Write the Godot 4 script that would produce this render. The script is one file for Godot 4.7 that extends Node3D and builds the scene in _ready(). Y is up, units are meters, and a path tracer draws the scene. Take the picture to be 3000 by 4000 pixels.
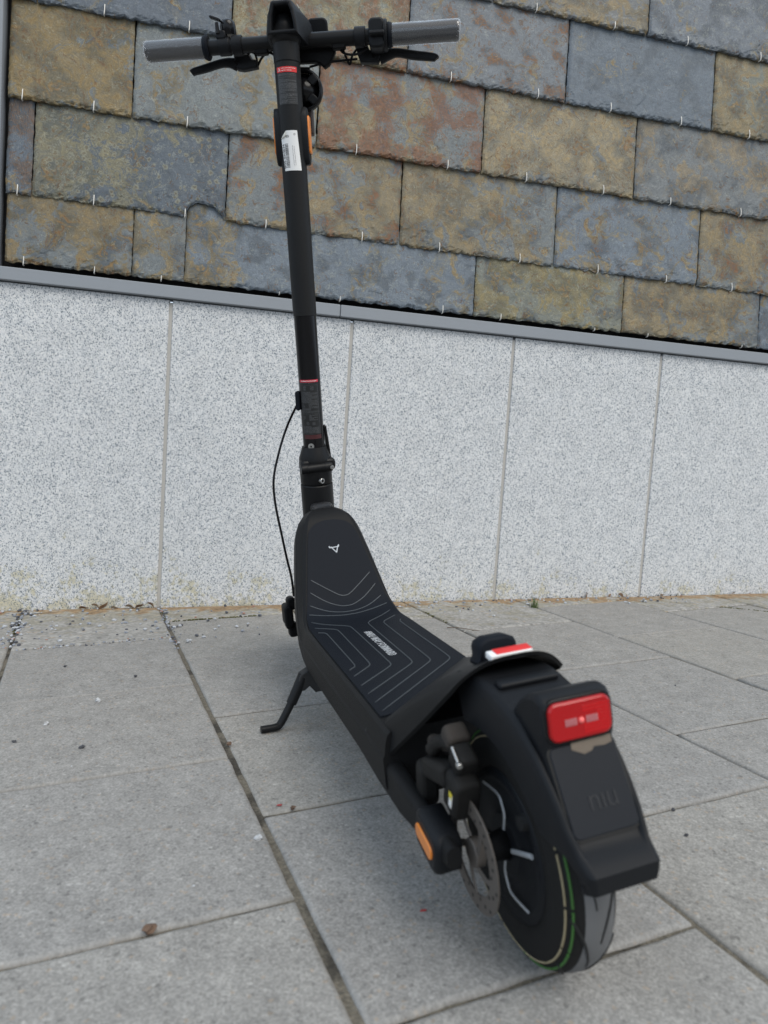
extends Node3D
# ---------------------------------------------------------------- mesh toolkit
class Shape:
	var v := PackedVector3Array()
	var g := PackedInt32Array()
	var t := PackedVector2Array()
	var has_uv := false
	func tri(a: Vector3, b: Vector3, c: Vector3, k := 0) -> void:
		v.append(a); v.append(b); v.append(c); g.append(k)
		if has_uv:
			for i in 3: t.append(Vector2.ZERO)
	func quad(a: Vector3, b: Vector3, c: Vector3, d: Vector3, k := 0) -> void:
		tri(a, b, c, k); tri(a, c, d, k)
	func quad_uv(a: Vector3, b: Vector3, c: Vector3, d: Vector3, ua: Vector2, ub: Vector2, uc: Vector2, ud: Vector2, k := 0) -> void:
		has_uv = true
		v.append_array(PackedVector3Array([a, b, c, a, c, d])); g.append(k); g.append(k)
		t.append_array(PackedVector2Array([ua, ub, uc, ua, uc, ud]))
	func tri_uv(a: Vector3, b: Vector3, c: Vector3, ua: Vector2, ub: Vector2, uc: Vector2, k := 0) -> void:
		has_uv = true
		v.append_array(PackedVector3Array([a, b, c])); g.append(k)
		t.append_array(PackedVector2Array([ua, ub, uc]))
	# rings of equal length joined in order; groups: one smooth group per segment
	func loft(rings: Array, cap0 := true, cap1 := true, groups := [], closed := true) -> void:
		var n: int = rings[0].size()
		for i in rings.size() - 1:
			for j in (n if closed else n - 1):
				var k := (j + 1) % n
				var gr: int = 1 if groups.is_empty() else groups[j % groups.size()]
				quad(rings[i][j], rings[i + 1][j], rings[i + 1][k], rings[i][k], gr)
		if cap0: fan(rings[0], 90, true)
		if cap1: fan(rings[rings.size() - 1], 91, false)
	func fan(ring, k: int, rev: bool) -> void:
		var c := Vector3.ZERO
		for p in ring: c += p
		c /= ring.size()
		for j in ring.size():
			var a: Vector3 = ring[j]
			var b: Vector3 = ring[(j + 1) % ring.size()]
			if rev: tri(c, a, b, k)
			else: tri(c, b, a, k)
	func volume() -> float:
		var s := 0.0
		var c := Vector3.ZERO
		for p in v: c += p
		c /= maxi(v.size(), 1)
		for i in range(0, v.size(), 3): s += (v[i] - c).dot((v[i + 1] - c).cross(v[i + 2] - c))
		return s
	# hint: which way an open sheet faces; zero: a closed shape
	func build(hint := Vector3.ZERO) -> ArrayMesh:
		var flip := false
		if hint == Vector3.ZERO: flip = volume() > 0.0
		else:
			var s := 0.0
			for i in range(0, v.size(), 3): s += (v[i + 1] - v[i]).cross(v[i + 2] - v[i]).dot(hint)
			flip = s > 0.0
		var st := SurfaceTool.new()
		st.begin(Mesh.PRIMITIVE_TRIANGLES)
		for i in g.size():
			st.set_smooth_group(g[i] if g[i] >= 0 else -1)
			for j in 3:
				var at := i * 3 + ((2 - j) if flip else j)
				if has_uv: st.set_uv(t[at])
				st.add_vertex(v[at])
		st.index()
		st.generate_normals()
		return st.commit()

static func ring_rect(w: float, h: float, r: float, k := 4) -> PackedVector2Array:
	var p := PackedVector2Array()
	r = minf(r, minf(w, h) * 0.4999)
	for c in 4:
		var cx := (w / 2 - r) * (1 if c == 0 or c == 3 else -1)
		var cy := (h / 2 - r) * (1 if c < 2 else -1)
		for i in k + 1:
			var a := PI / 2 * c + PI / 2 * i / k
			p.append(Vector2(cx + cos(a) * r, cy + sin(a) * r))
	return p
static func grown(p: PackedVector2Array, d: float) -> PackedVector2Array:
	var o := PackedVector2Array()
	var n := p.size()
	var area := 0.0
	for i in n: area += p[i].cross(p[(i + 1) % n])
	var sg := 1.0 if area > 0 else -1.0
	for i in n:
		var a := p[(i + n - 1) % n]; var b := p[i]; var c := p[(i + 1) % n]
		var n1 := (b - a).orthogonal().normalized() * sg
		var n2 := (c - b).orthogonal().normalized() * sg
		if a.distance_to(b) < 1e-7: n1 = n2
		if c.distance_to(b) < 1e-7: n2 = n1
		var m := (n1 + n2)
		if m.length() < 0.2: m = n1
		m = m.normalized() / maxf(0.5, m.normalized().dot(n1))
		o.append(b - m * d * -1.0)
	return o
# a slab of outline p, from z0 to z1 (z along the normal), front edge rounded by b; placed by tr (x,y in plane)
static func slab(p: PackedVector2Array, z0: float, z1: float, b: float, tr := Transform3D(), both := false) -> Shape:
	var s := Shape.new()
	var area := 0.0
	for i in p.size(): area += p[i].cross(p[(i + 1) % p.size()])
	var lay := []
	if both: lay.append([-b, z0]); lay.append([-b * 0.3, z0 + b * 0.3]); lay.append([0.0, z0 + b])
	else: lay.append([0.0, z0])
	lay.append([0.0, z1 - b]); lay.append([-b * 0.3, z1 - b * 0.3]); lay.append([-b, z1])
	var rings := []
	for l in lay:
		var q := grown(p, l[0])
		var r := PackedVector3Array()
		for c in q: r.append(tr * Vector3(c.x, c.y, l[1]))
		rings.append(r)
	s.loft(rings, false, false)
	for e in 2:
		var q := grown(p, lay[0][0] if e == 0 else -b)
		var ix := Geometry2D.triangulate_polygon(q)
		if ix.is_empty():
			for i in range(1, q.size() - 1): ix.append_array(PackedInt32Array([0, i, i + 1]))
		for i in range(0, ix.size(), 3):
			var zz: float = z0 if e == 0 else z1
			var a := tr * Vector3(q[ix[i]].x, q[ix[i]].y, zz)
			var c := tr * Vector3(q[ix[i + 1]].x, q[ix[i + 1]].y, zz)
			var d := tr * Vector3(q[ix[i + 2]].x, q[ix[i + 2]].y, zz)
			var ccw := (q[ix[i + 1]] - q[ix[i]]).cross(q[ix[i + 2]] - q[ix[i]]) > 0
			# the same winding as loft: outward for a counter-clockwise outline
			if (e == 0) == (ccw == (area > 0)): s.tri(a, c, d, 80 + e)
			else: s.tri(a, d, c, 80 + e)
			if area < 0: pass
	return s
static func boxy(size: Vector3, r: float, b: float, tr := Transform3D(), k := 3) -> Shape:
	return slab(ring_rect(size.x, size.y, maxf(r, b * 1.4), k), -size.z / 2, size.z / 2, b, tr, true)
static func turned(prof: Array, tr := Transform3D(), seg := 32, groups := []) -> Shape: # profile (radius, height) round the y axis
	var s := Shape.new()
	for i in prof.size() - 1:
		var gr: int = 1 if groups.is_empty() else groups[i]
		for j in seg:
			var a0 := TAU * j / seg; var a1 := TAU * (j + 1) / seg
			var p: Vector2 = prof[i]; var q: Vector2 = prof[i + 1]
			var A := tr * Vector3(cos(a0) * p.x, p.y, sin(a0) * p.x)
			var B := tr * Vector3(cos(a1) * p.x, p.y, sin(a1) * p.x)
			var C := tr * Vector3(cos(a1) * q.x, q.y, sin(a1) * q.x)
			var D := tr * Vector3(cos(a0) * q.x, q.y, sin(a0) * q.x)
			if p.x < 1e-6: s.tri(A, C, D, gr)
			elif q.x < 1e-6: s.tri(A, B, C, gr)
			else: s.quad(A, B, C, D, gr)
	return s
static func spline(pts: Array, per := 6) -> PackedVector3Array:
	var o := PackedVector3Array()
	var n := pts.size()
	for i in n - 1:
		var a: Vector3 = pts[maxi(i - 1, 0)]; var b: Vector3 = pts[i]; var c: Vector3 = pts[i + 1]; var d: Vector3 = pts[mini(i + 2, n - 1)]
		for j in per:
			o.append(b.cubic_interpolate(c, a, d, float(j) / per))
	o.append(pts[n - 1])
	return o
static func pipe(path: PackedVector3Array, r0: float, r1 := -1.0, seg := 12, flat := 1.0, up := Vector3.UP) -> Shape:
	var s := Shape.new()
	if r1 < 0: r1 = r0
	var rings := []
	var nrm := Vector3.ZERO
	for i in path.size():
		var d := (path[mini(i + 1, path.size() - 1)] - path[maxi(i - 1, 0)]).normalized()
		if i == 0:
			nrm = up.cross(d)
			if nrm.length() < 0.05: nrm = Vector3.RIGHT.cross(d)
			if nrm.length() < 0.05: nrm = Vector3.BACK.cross(d)
			nrm = nrm.normalized()
		nrm = (nrm - d * nrm.dot(d)).normalized()
		var bi := d.cross(nrm)
		var r := lerpf(r0, r1, float(i) / (path.size() - 1))
		var ring := PackedVector3Array()
		for j in seg:
			var a := TAU * j / seg
			ring.append(path[i] + nrm * cos(a) * r + bi * sin(a) * r * flat)
		rings.append(ring)
	s.loft(rings)
	return s
func join(list: Array) -> Shape:
	var s := Shape.new()
	for o in list:
		if o.volume() > 0:
			var w := PackedVector3Array()
			for i in range(0, o.v.size(), 3): w.append_array(PackedVector3Array([o.v[i + 2], o.v[i + 1], o.v[i]]))
			o.v = w
		var off := 100 * (s.g.size() % 7919)
		s.v.append_array(o.v)
		for k in o.g: s.g.append(k + off)
	return s

# ---------------------------------------------------------------- scene helpers
var used := {}
func numbered(n: String) -> String:
	if not used.has(n):
		used[n] = 0
		return n
	used[n] += 1
	return "%s_%03d" % [n, used[n]]
func part(n: String, mesh, m: Material, parent: Node, tr := Transform3D(), hint := Vector3.ZERO) -> MeshInstance3D:
	var o := MeshInstance3D.new()
	o.name = numbered(n) if parent == self else n
	o.mesh = mesh.build(hint) if mesh is Shape else mesh
	o.material_override = null
	if o.mesh is ArrayMesh and o.mesh.get_surface_count() > 0: o.set_surface_override_material(0, m)
	elif o.mesh is PrimitiveMesh: o.set_surface_override_material(0, m)
	o.transform = tr
	parent.add_child(o, true)
	return o
func tag(o: Node, label: String, category: String, group := "") -> Node:
	o.set_meta("label", label); o.set_meta("category", category)
	if group: o.set_meta("group", group)
	return o
func thing(n: String, label: String, category: String, group := "") -> Node3D:
	var o := Node3D.new()
	o.name = numbered(n)
	add_child(o)
	tag(o, label, category, group)
	return o
static func lin(r: float, g: float, b: float) -> Color: return Color(r, g, b).linear_to_srgb()
func mat(c: Color, rough := 0.6, metal := 0.0, spec := 0.5) -> StandardMaterial3D:
	var m := StandardMaterial3D.new()
	m.albedo_color = c; m.roughness = rough; m.metallic = metal; m.metallic_specular = spec
	return m
func noise(kind: int, freq: float, sd: int, oct := 4) -> FastNoiseLite:
	var n := FastNoiseLite.new()
	n.noise_type = kind; n.frequency = freq; n.seed = sd
	n.fractal_octaves = oct
	n.fractal_type = FastNoiseLite.FRACTAL_FBM if oct > 1 else FastNoiseLite.FRACTAL_NONE
	return n
func grain_bytes(kind: int, freq: float, sd: int, w: int, h: int, oct := 4, seamless := true) -> PackedByteArray:
	var n := noise(kind, freq, sd, oct)
	if kind == FastNoiseLite.TYPE_CELLULAR:
		n.cellular_return_type = FastNoiseLite.RETURN_CELL_VALUE
		n.cellular_jitter = 1.0
	var im := n.get_seamless_image(w, h, false, false, 0.04) if seamless else n.get_image(w, h)
	return im.get_data()
func bump_tex(freq: float, sd: int, size := 512, oct := 4) -> Texture2D:
	return ImageTexture.create_from_image(noise(FastNoiseLite.TYPE_SIMPLEX_SMOOTH, freq, sd, oct).get_seamless_image(size, size))
func with_bump(m: StandardMaterial3D, tex: Texture2D, tile: float, depth_cm: float, world := false) -> StandardMaterial3D:
	m.uv1_triplanar = true
	m.uv1_world_triplanar = world
	m.uv1_scale = Vector3.ONE / tile
	m.heightmap_enabled = true
	m.heightmap_texture = tex
	m.heightmap_scale = depth_cm
	return m

const TILT := 0.0429453          # the ledge and the slate courses run 2.46 degrees off the paving
var M := {}
var rng := RandomNumberGenerator.new()

func _ready() -> void:
	rng.seed = 7
	# camera
	var cam := Camera3D.new()
	cam.name = "camera"
	add_child(cam)
	cam.transform = Transform3D(Basis(Vector3(0.976545, 0.023969, 0.213975), Vector3(-0.005176, 0.996111, -0.087959), Vector3(-0.215251, 0.084789, 0.972871)).orthonormalized(), Vector3(0.022254, 0.517878, 2.345392))
	cam.near = 0.05
	cam.far = 200.0
	var lens := CameraAttributesPhysical.new()
	lens.frustum_focal_length = 16.4
	lens.frustum_focus_distance = 1.75
	lens.exposure_aperture = 3.8
	lens.frustum_near = 0.05
	lens.frustum_far = 200.0
	cam.attributes = lens
	cam.fov = 72.3821
	cam.current = true
	# sky: an even overcast, a little brighter overhead
	var env := Environment.new()
	env.background_mode = Environment.BG_SKY
	var sky := Sky.new()
	var sm := ProceduralSkyMaterial.new()
	sm.sky_top_color = Color(0.755, 0.83, 0.91)
	sm.sky_horizon_color = Color(0.78, 0.83, 0.885)
	sm.sky_curve = 0.3
	sm.ground_bottom_color = Color(0.36, 0.355, 0.34)
	sm.ground_horizon_color = Color(0.45, 0.445, 0.43)
	sm.sun_angle_max = 1.0
	sky.sky_material = sm
	env.sky = sky
	env.tonemap_mode = Environment.TONE_MAPPER_LINEAR
	env.tonemap_exposure = 1.8
	env.sdfgi_enabled = true
	env.ssao_enabled = true
	env.ssil_enabled = true
	var we := WorldEnvironment.new()
	we.name = "sky"
	we.environment = env
	add_child(we)
	var sun := DirectionalLight3D.new()
	sun.name = "overcast_sun"
	sun.light_energy = 0.4
	sun.light_angular_distance = 40.0
	sun.light_color = Color(1.0, 0.985, 0.96)
	sun.shadow_enabled = true
	add_child(sun)
	sun.look_at_from_position(Vector3(2.0, 5.5, 4.2), Vector3.ZERO)
	materials()
	paving()
	plinth()
	slate_wall()
	scooter()
	litter()
	print("done")

func materials() -> void:
	var fine := bump_tex(0.09, 3)
	M.fine = fine
	M.paint = with_bump(mat(lin(0.0085, 0.0088, 0.0096), 0.4, 0.0, 0.3), fine, 0.03, 0.006)
	M.frame = with_bump(mat(lin(0.0102, 0.0105, 0.0112), 0.52, 0.0, 0.25), fine, 0.02, 0.012)
	M.stem = with_bump(mat(lin(0.0135, 0.0138, 0.0145), 0.48, 0.0, 0.3), fine, 0.02, 0.008)
	M.gloss = mat(lin(0.006, 0.006, 0.007), 0.22, 0.0, 0.35)
	M.black = mat(lin(0.007, 0.007, 0.0075), 0.5, 0.0, 0.22)
	M.plastic = with_bump(mat(lin(0.0095, 0.0105, 0.0125), 0.45, 0.0, 0.28), fine, 0.02, 0.010)
	M.rubber = with_bump(mat(lin(0.0078, 0.0098, 0.0140), 0.58, 0.0, 0.22), fine, 0.012, 0.008)
	M.dark = mat(lin(0.006, 0.006, 0.006), 0.7)
	M.steel = mat(lin(0.45, 0.45, 0.44), 0.35, 1.0)
	M.dirty_steel = with_bump(mat(lin(0.115, 0.10, 0.088), 0.55, 0.4), fine, 0.03, 0.01)
	M.silver = mat(lin(0.5, 0.52, 0.54), 0.45, 0.3)
	M.white = mat(lin(0.78, 0.78, 0.77), 0.5)
	M.ink = mat(lin(0.02, 0.02, 0.02), 0.7)
	M.print = mat(lin(0.5, 0.5, 0.52), 0.6)
	M.deckprint = mat(lin(0.46, 0.48, 0.50), 0.6)
	M.red = mat(lin(0.62, 0.025, 0.025), 0.5)
	M.darkred = mat(lin(0.055, 0.012, 0.014), 0.4)
	M.amber = mat(lin(0.75, 0.21, 0.01), 0.22)
	M.amber.clearcoat_enabled = true
	M.amber.clearcoat = 0.6
	M.wrap = mat(Color(0.95, 0.96, 0.98, 0.06), 0.15)
	M.wrap.transparency = BaseMaterial3D.TRANSPARENCY_ALPHA
	M.grip = mat(lin(0.010, 0.010, 0.012), 0.4, 0.0, 0.4)
	M.film = mat(lin(0.10, 0.105, 0.11), 0.25)

func _near(a: float, lo: float, hi: float) -> float: return smoothstep(lo, hi, a)

# ---------------------------------------------------------------- paving
const SK := 0.194
func pq(p: float, q: float) -> Vector2:     # paving grid (across, along) to ground x, z
	var n := sqrt(1.0 + SK * SK)
	return Vector2((p + SK * q) / n, (q - SK * p) / n)
func concrete_image(w: int, h: int, sd: int, stain: bool) -> Image:
	var a := grain_bytes(FastNoiseLite.TYPE_VALUE, 0.45, sd, w, h, 2)
	var b := grain_bytes(FastNoiseLite.TYPE_SIMPLEX_SMOOTH, 0.012, sd + 1, w, h, 4)
	var c := grain_bytes(FastNoiseLite.TYPE_CELLULAR, 0.22, sd + 2, w, h, 1)
	var e := grain_bytes(FastNoiseLite.TYPE_SIMPLEX_SMOOTH, 0.05, sd + 3, w, h, 5)
	var out := PackedByteArray()
	out.resize(w * h * 3)
	for i in w * h:
		var f := 0.93 + (a[i] - 128) * 0.0013 + (b[i] - 128) * 0.0004 + (e[i] - 128) * 0.0004
		var k := c[i]
		if k < 6: f *= 0.86
		elif k > 250: f *= 1.10
		var r := 154.0 * f; var gg := 152.0 * f; var bb := 148.0 * f
		if k > 120 and k < 128:
			r *= 1.05; bb *= 0.95
		if stain:
			var z := float(i / w) / h * 0.62      # metres from the wall
			var m := smoothstep(0.085, 0.03, z + (b[i] - 128) * 0.00045 + (e[i] - 128) * 0.0005)
			var m2 := smoothstep(0.20, 0.15, z + (e[i] - 128) * 0.0022 + (b[i] - 128) * 0.0015) * (0.2 + a[i] * 0.0012)
			r = lerpf(r, r * 1.0, m); gg = lerpf(gg, gg * 0.87, m); bb = lerpf(bb, bb * 0.74, m)
			gg *= 1.0 - 0.03 * m2; bb *= 1.0 - 0.16 * m2
		out[i * 3] = clampi(int(r), 0, 255); out[i * 3 + 1] = clampi(int(gg), 0, 255); out[i * 3 + 2] = clampi(int(bb), 0, 255)
	return Image.create_from_data(w, h, false, Image.FORMAT_RGB8, out)
func paving() -> void:
	var base := concrete_image(1024, 1024, 40, false)
	var tex := ImageTexture.create_from_image(base)
	var grit := bump_tex(0.25, 51, 512, 3)
	var tones := []
	for c in [Color(0.975, 0.975, 0.975), Color(0.955, 0.957, 0.962), Color(0.985, 0.982, 0.975), Color(0.965, 0.965, 0.967)]:
		var m := mat(c, 0.82)
		m.albedo_texture = tex
		m.metallic_specular = 0.35
		tones.append(with_bump(m, grit, 0.35, 0.07, true))
		m.uv1_scale = Vector3.ONE / 0.9
	var edge := mat(Color(1, 1, 1), 0.82)
	edge.albedo_texture = ImageTexture.create_from_image(concrete_image(2000, 250, 60, true))
	edge.metallic_specular = 0.35
	var root := Node3D.new()
	root.name = "pavement"
	add_child(root)
	root.set_meta("kind", "structure")
	# jointing sand and grit under the slabs
	var sand := mat(Color(0.66, 0.64, 0.60), 0.95)
	sand.albedo_texture = ImageTexture.create_from_image(sand_image())
	with_bump(sand, grit, 0.12, 0.2, true)
	sand.uv1_scale = Vector3.ONE / 0.7
	var s := Shape.new()
	s.quad(Vector3(-3.5, -0.0042, 0.0), Vector3(5.5, -0.0042, 0.0), Vector3(5.5, -0.0042, 5.0), Vector3(-3.5, -0.0042, 5.0))
	s.quad(Vector3(-3.5, -0.06, 0.0), Vector3(-3.5, -0.06, 5.0), Vector3(5.5, -0.06, 5.0), Vector3(5.5, -0.06, 0.0))
	part("joint_sand", s, sand, root, Transform3D(), Vector3.UP)
	var far := mat(Color(0.58, 0.575, 0.56), 0.9)
	far.albedo_texture = tex
	far.uv1_triplanar = true; far.uv1_world_triplanar = true; far.uv1_scale = Vector3.ONE * 0.7
	s = Shape.new()
	s.quad(Vector3(-80, -0.07, 0.0), Vector3(80, -0.07, 0.0), Vector3(80, -0.07, 80), Vector3(-80, -0.07, 80))
	var g := part("ground", s, far, self, Transform3D(), Vector3.UP)
	g.set_meta("kind", "structure")
	var off := {-1: 0.362, 0: 0.168, 1: 0.362, 2: 0.150, 3: 0.345, 4: 0.132}
	var jn := noise(FastNoiseLite.TYPE_SIMPLEX, 9.0, 5, 2)
	var p0 := -0.2006 / sqrt(1.0 + SK * SK)
	var half := [0.0030, 0.0050, 0.0022, 0.0040]
	for col in range(-5, 9):
		var o: float = off[col] if off.has(col) else (0.36 if col % 2 != 0 else 0.16)
		for row in range(-3, 9):
			var q0 := o + 0.4 * row - 0.0; var q1 := q0 + 0.4
			var pa := p0 + 0.4 * col; var pb := pa + 0.4
			# joints: half widths at the left, right, near and far side
			var jl := 0.0040 if col == 0 else 0.0032
			var jr := 0.0044 if col == -1 else 0.0032
			var jq: float = half[absi(row * 7 + col * 3) % 4] * 0.62
			var jq2: float = half[absi((row + 1) * 7 + col * 3) % 4] * 0.62
			var poly := PackedVector2Array()
			var cs := [Vector2(pa + jl, q0 + jq), Vector2(pb - jr, q0 + jq), Vector2(pb - jr, q1 - jq2), Vector2(pa + jl, q1 - jq2)]
			for i in 4:
				var a: Vector2 = cs[i]; var b: Vector2 = cs[(i + 1) % 4]
				for k in 14:
					var u := a.lerp(b, k / 14.0)
					u += Vector2(jn.get_noise_3d(u.x * 2, u.y * 2, col * 3.1 + row), jn.get_noise_3d(u.x * 2 + 9, u.y * 2, col * 3.1 + row)) * 0.0016
					poly.append(pq(u.x, u.y))
			var wall_cut := PackedVector2Array([Vector2(-20, 0.004), Vector2(20, 0.004), Vector2(20, 20), Vector2(-20, 20)])
			var cut := Geometry2D.intersect_polygons(poly, wall_cut)
			if cut.is_empty(): continue
			var raw: PackedVector2Array = cut[0]
			var pl := PackedVector2Array()
			for i in raw.size():      # drop points that crowd a corner
				var on_cut := raw[i].y < 0.0045
				var a := raw[(i + raw.size() - 1) % raw.size()]; var b := raw[(i + 1) % raw.size()]
				if not on_cut and ((a.y < 0.0045 and a.distance_to(raw[i]) < 0.014) or (b.y < 0.0045 and b.distance_to(raw[i]) < 0.014)): continue
				pl.append(raw[i])
			if pl.size() < 3: continue
			var mid := Vector2.ZERO
			var low := 99.0
			for c in pl:
				mid += c
				low = minf(low, c.y)
			mid /= pl.size()
			if mid.x < -2.2 or mid.x > 4.2 or mid.y > 3.6: continue
			var span := 0.0
			for c in pl: span = maxf(span, c.distance_to(mid))
			if span < 0.012: continue
			var area := 0.0
			var per := 0.0
			for i in pl.size():
				area += pl[i].cross(pl[(i + 1) % pl.size()]) * 0.5
				per += pl[i].distance_to(pl[(i + 1) % pl.size()])
			var thin := clampf(absf(area) / per / 0.03, 0.05, 1.0)
			var sh := Shape.new()
			var h := rng.randf_range(-0.0012, 0.0012)
			var tx := rng.randf_range(-0.004, 0.004); var tz := rng.randf_range(-0.004, 0.004)
			var rings := []
			for l in [[0.0, -0.05], [0.0, -0.007], [-0.0012, -0.0028], [-0.0032, -0.0008], [-0.0065, 0.0]]:
				var r := PackedVector3Array()
				for c in grown(pl, l[0] * thin): r.append(Vector3(c.x, l[1] + h + (c.x - mid.x) * tx + (c.y - mid.y) * tz, c.y))
				rings.append(r)
			sh.loft(rings)
			var near_wall := low < 0.06
			if near_wall:
				sh.has_uv = true
				for c in sh.v: sh.t.append(Vector2((c.x + 1.5) / 5.0, clampf(c.z / 0.62, 0.002, 0.998)))
			part("paving_slab", sh, edge if near_wall else tones[absi(col * 5 + row * 3 + (col * row) % 3) % 4], root)
func sand_image() -> Image:
	var w := 512
	var a := grain_bytes(FastNoiseLite.TYPE_CELLULAR, 0.45, 71, w, w, 1)
	var b := grain_bytes(FastNoiseLite.TYPE_SIMPLEX_SMOOTH, 0.008, 72, w, w, 3)
	var out := PackedByteArray()
	out.resize(w * w * 3)
	for i in w * w:
		var f := 0.76 + a[i] * 0.0009 - 0.34 * smoothstep(128, 190, b[i])
		out[i * 3] = clampi(int(172 * f), 0, 255); out[i * 3 + 1] = clampi(int(168 * f), 0, 255); out[i * 3 + 2] = clampi(int(160 * f), 0, 255)
	return Image.create_from_data(w, w, false, Image.FORMAT_RGB8, out)

# ---------------------------------------------------------------- granite plinth
func plinth() -> void:
	var w := 1024
	var h := 880                                  # 1.16 mm a pixel, from 0.1 m below the paving to under the ledge
	var c1 := grain_bytes(FastNoiseLite.TYPE_CELLULAR, 0.50, 11, w, h, 1, false)
	var c2 := grain_bytes(FastNoiseLite.TYPE_CELLULAR, 0.21, 12, w, h, 1, false)
	var s1 := grain_bytes(FastNoiseLite.TYPE_SIMPLEX_SMOOTH, 0.011, 13, w, h, 3, false)
	var s2 := grain_bytes(FastNoiseLite.TYPE_SIMPLEX_SMOOTH, 0.06, 14, w, h, 4, false)
	var out := PackedByteArray()
	out.resize(w * h * 3)
	for i in w * h:
		var k := c1[i]
		var l := c2[i]
		var r := 206.0; var g := 208.0; var b := 210.0
		if k < 32: r = 118; g = 126; b = 133
		elif k < 70: r = 172; g = 177; b = 182
		elif k < 130: r = 196; g = 198; b = 200
		elif k > 205: r = 219; g = 219; b = 218
		if l < 24:
			r *= 0.93; g *= 0.935; b *= 0.945
		elif l > 226:
			r = lerpf(r, 218, 0.25); g = lerpf(g, 217, 0.25); b = lerpf(b, 214, 0.25)
		var f := 0.97 + (s1[i] - 128) * 0.00018
		# brown and ochre splash dirt on the lowest hand's breadth, in grains and patches
		var y := 0.92 - float(i / w) / h * 1.02       # metres above the paving's low end
		var m := smoothstep(0.135, 0.04, y + (s1[i] - 128) * 0.0010 + (s2[i] - 128) * 0.0010) * (0.40 + k * 0.0022)
		m = clampf(m, 0, 1)
		r *= f * lerpf(1.0, 0.92, m); g *= f * lerpf(1.0, 0.885, m); b *= f * lerpf(1.0, 0.76, m)
		out[i * 3] = clampi(int(r), 0, 255); out[i * 3 + 1] = clampi(int(g), 0, 255); out[i * 3 + 2] = clampi(int(b), 0, 255)
	var stone := mat(Color(1, 1, 1), 0.78)
	stone.metallic_specular = 0.4
	stone.albedo_texture = ImageTexture.create_from_image(Image.create_from_data(w, h, false, Image.FORMAT_RGB8, out))
	var root := thing("granite_plinth", "pale speckled granite plinth of upright panels under the slate wall", "wall")
	root.rotation.z = -TILT
	var mortar := with_bump(mat(Color(0.68, 0.67, 0.65), 0.9), M.fine, 0.05, 0.03)
	var sh := boxy(Vector3(7.0, 1.3, 0.2), 0.001, 0.001, Transform3D(Basis(), Vector3(1.0, 0.315, -0.1042)))
	part("mortar_bed", sh, mortar, root)
	var xs := [-1.94, -1.361, -0.782, -0.203, 0.377, 0.954, 1.538, 2.117, 2.696, 3.275]
	for i in xs.size() - 1:
		var x0: float = xs[i] + 0.0055; var x1: float = xs[i + 1] - 0.0055
		var p := Shape.new()
		var y0 := -0.2; var y1 := 0.972
		var d := [0.0012, 0.0]
		var u0 := fposmod(i * 0.37, 0.5)
		var uvf := func(x: float, y: float) -> Vector2: return Vector2(u0 + (x - x0) / 1.19, clampf((0.92 + 0.043 * x - y) / 1.02, 0.001, 0.999))
		# front face with arrises taken off
		var A := Vector3(x0 + 0.002, y0, 0); var B := Vector3(x1 - 0.002, y0, 0); var C := Vector3(x1 - 0.002, y1 - 0.002, 0); var D := Vector3(x0 + 0.002, y1 - 0.002, 0)
		var A2 := Vector3(x0, y0, -0.002); var B2 := Vector3(x1, y0, -0.002); var C2 := Vector3(x1, y1, -0.002); var D2 := Vector3(x0, y1, -0.002)
		var bk := Vector3(0, 0, -0.03)
		var face := func(a: Vector3, b: Vector3, c: Vector3, e: Vector3, k: int) -> void:
			p.quad_uv(a, b, c, e, uvf.call(a.x, a.y), uvf.call(b.x, b.y), uvf.call(c.x, c.y), uvf.call(e.x, e.y), k)
		face.call(A, D, C, B, 1)
		face.call(A2, D2, D, A, 2); face.call(B, C, C2, B2, 3); face.call(D, D2, C2, C, 4)
		face.call(A2 + bk, D2 + bk, D2, A2, 5); face.call(B2, C2, C2 + bk, B2 + bk, 6); face.call(D2, D2 + bk, C2 + bk, C2, 7)
		face.call(A2 + bk, A2, B2, B2 + bk, 9)
		face.call(A2, A, B, B2, 10)
		face.call(A2 + bk, B2 + bk, C2 + bk, D2 + bk, 8)
		part("granite_panel", p, stone, root)

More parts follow.
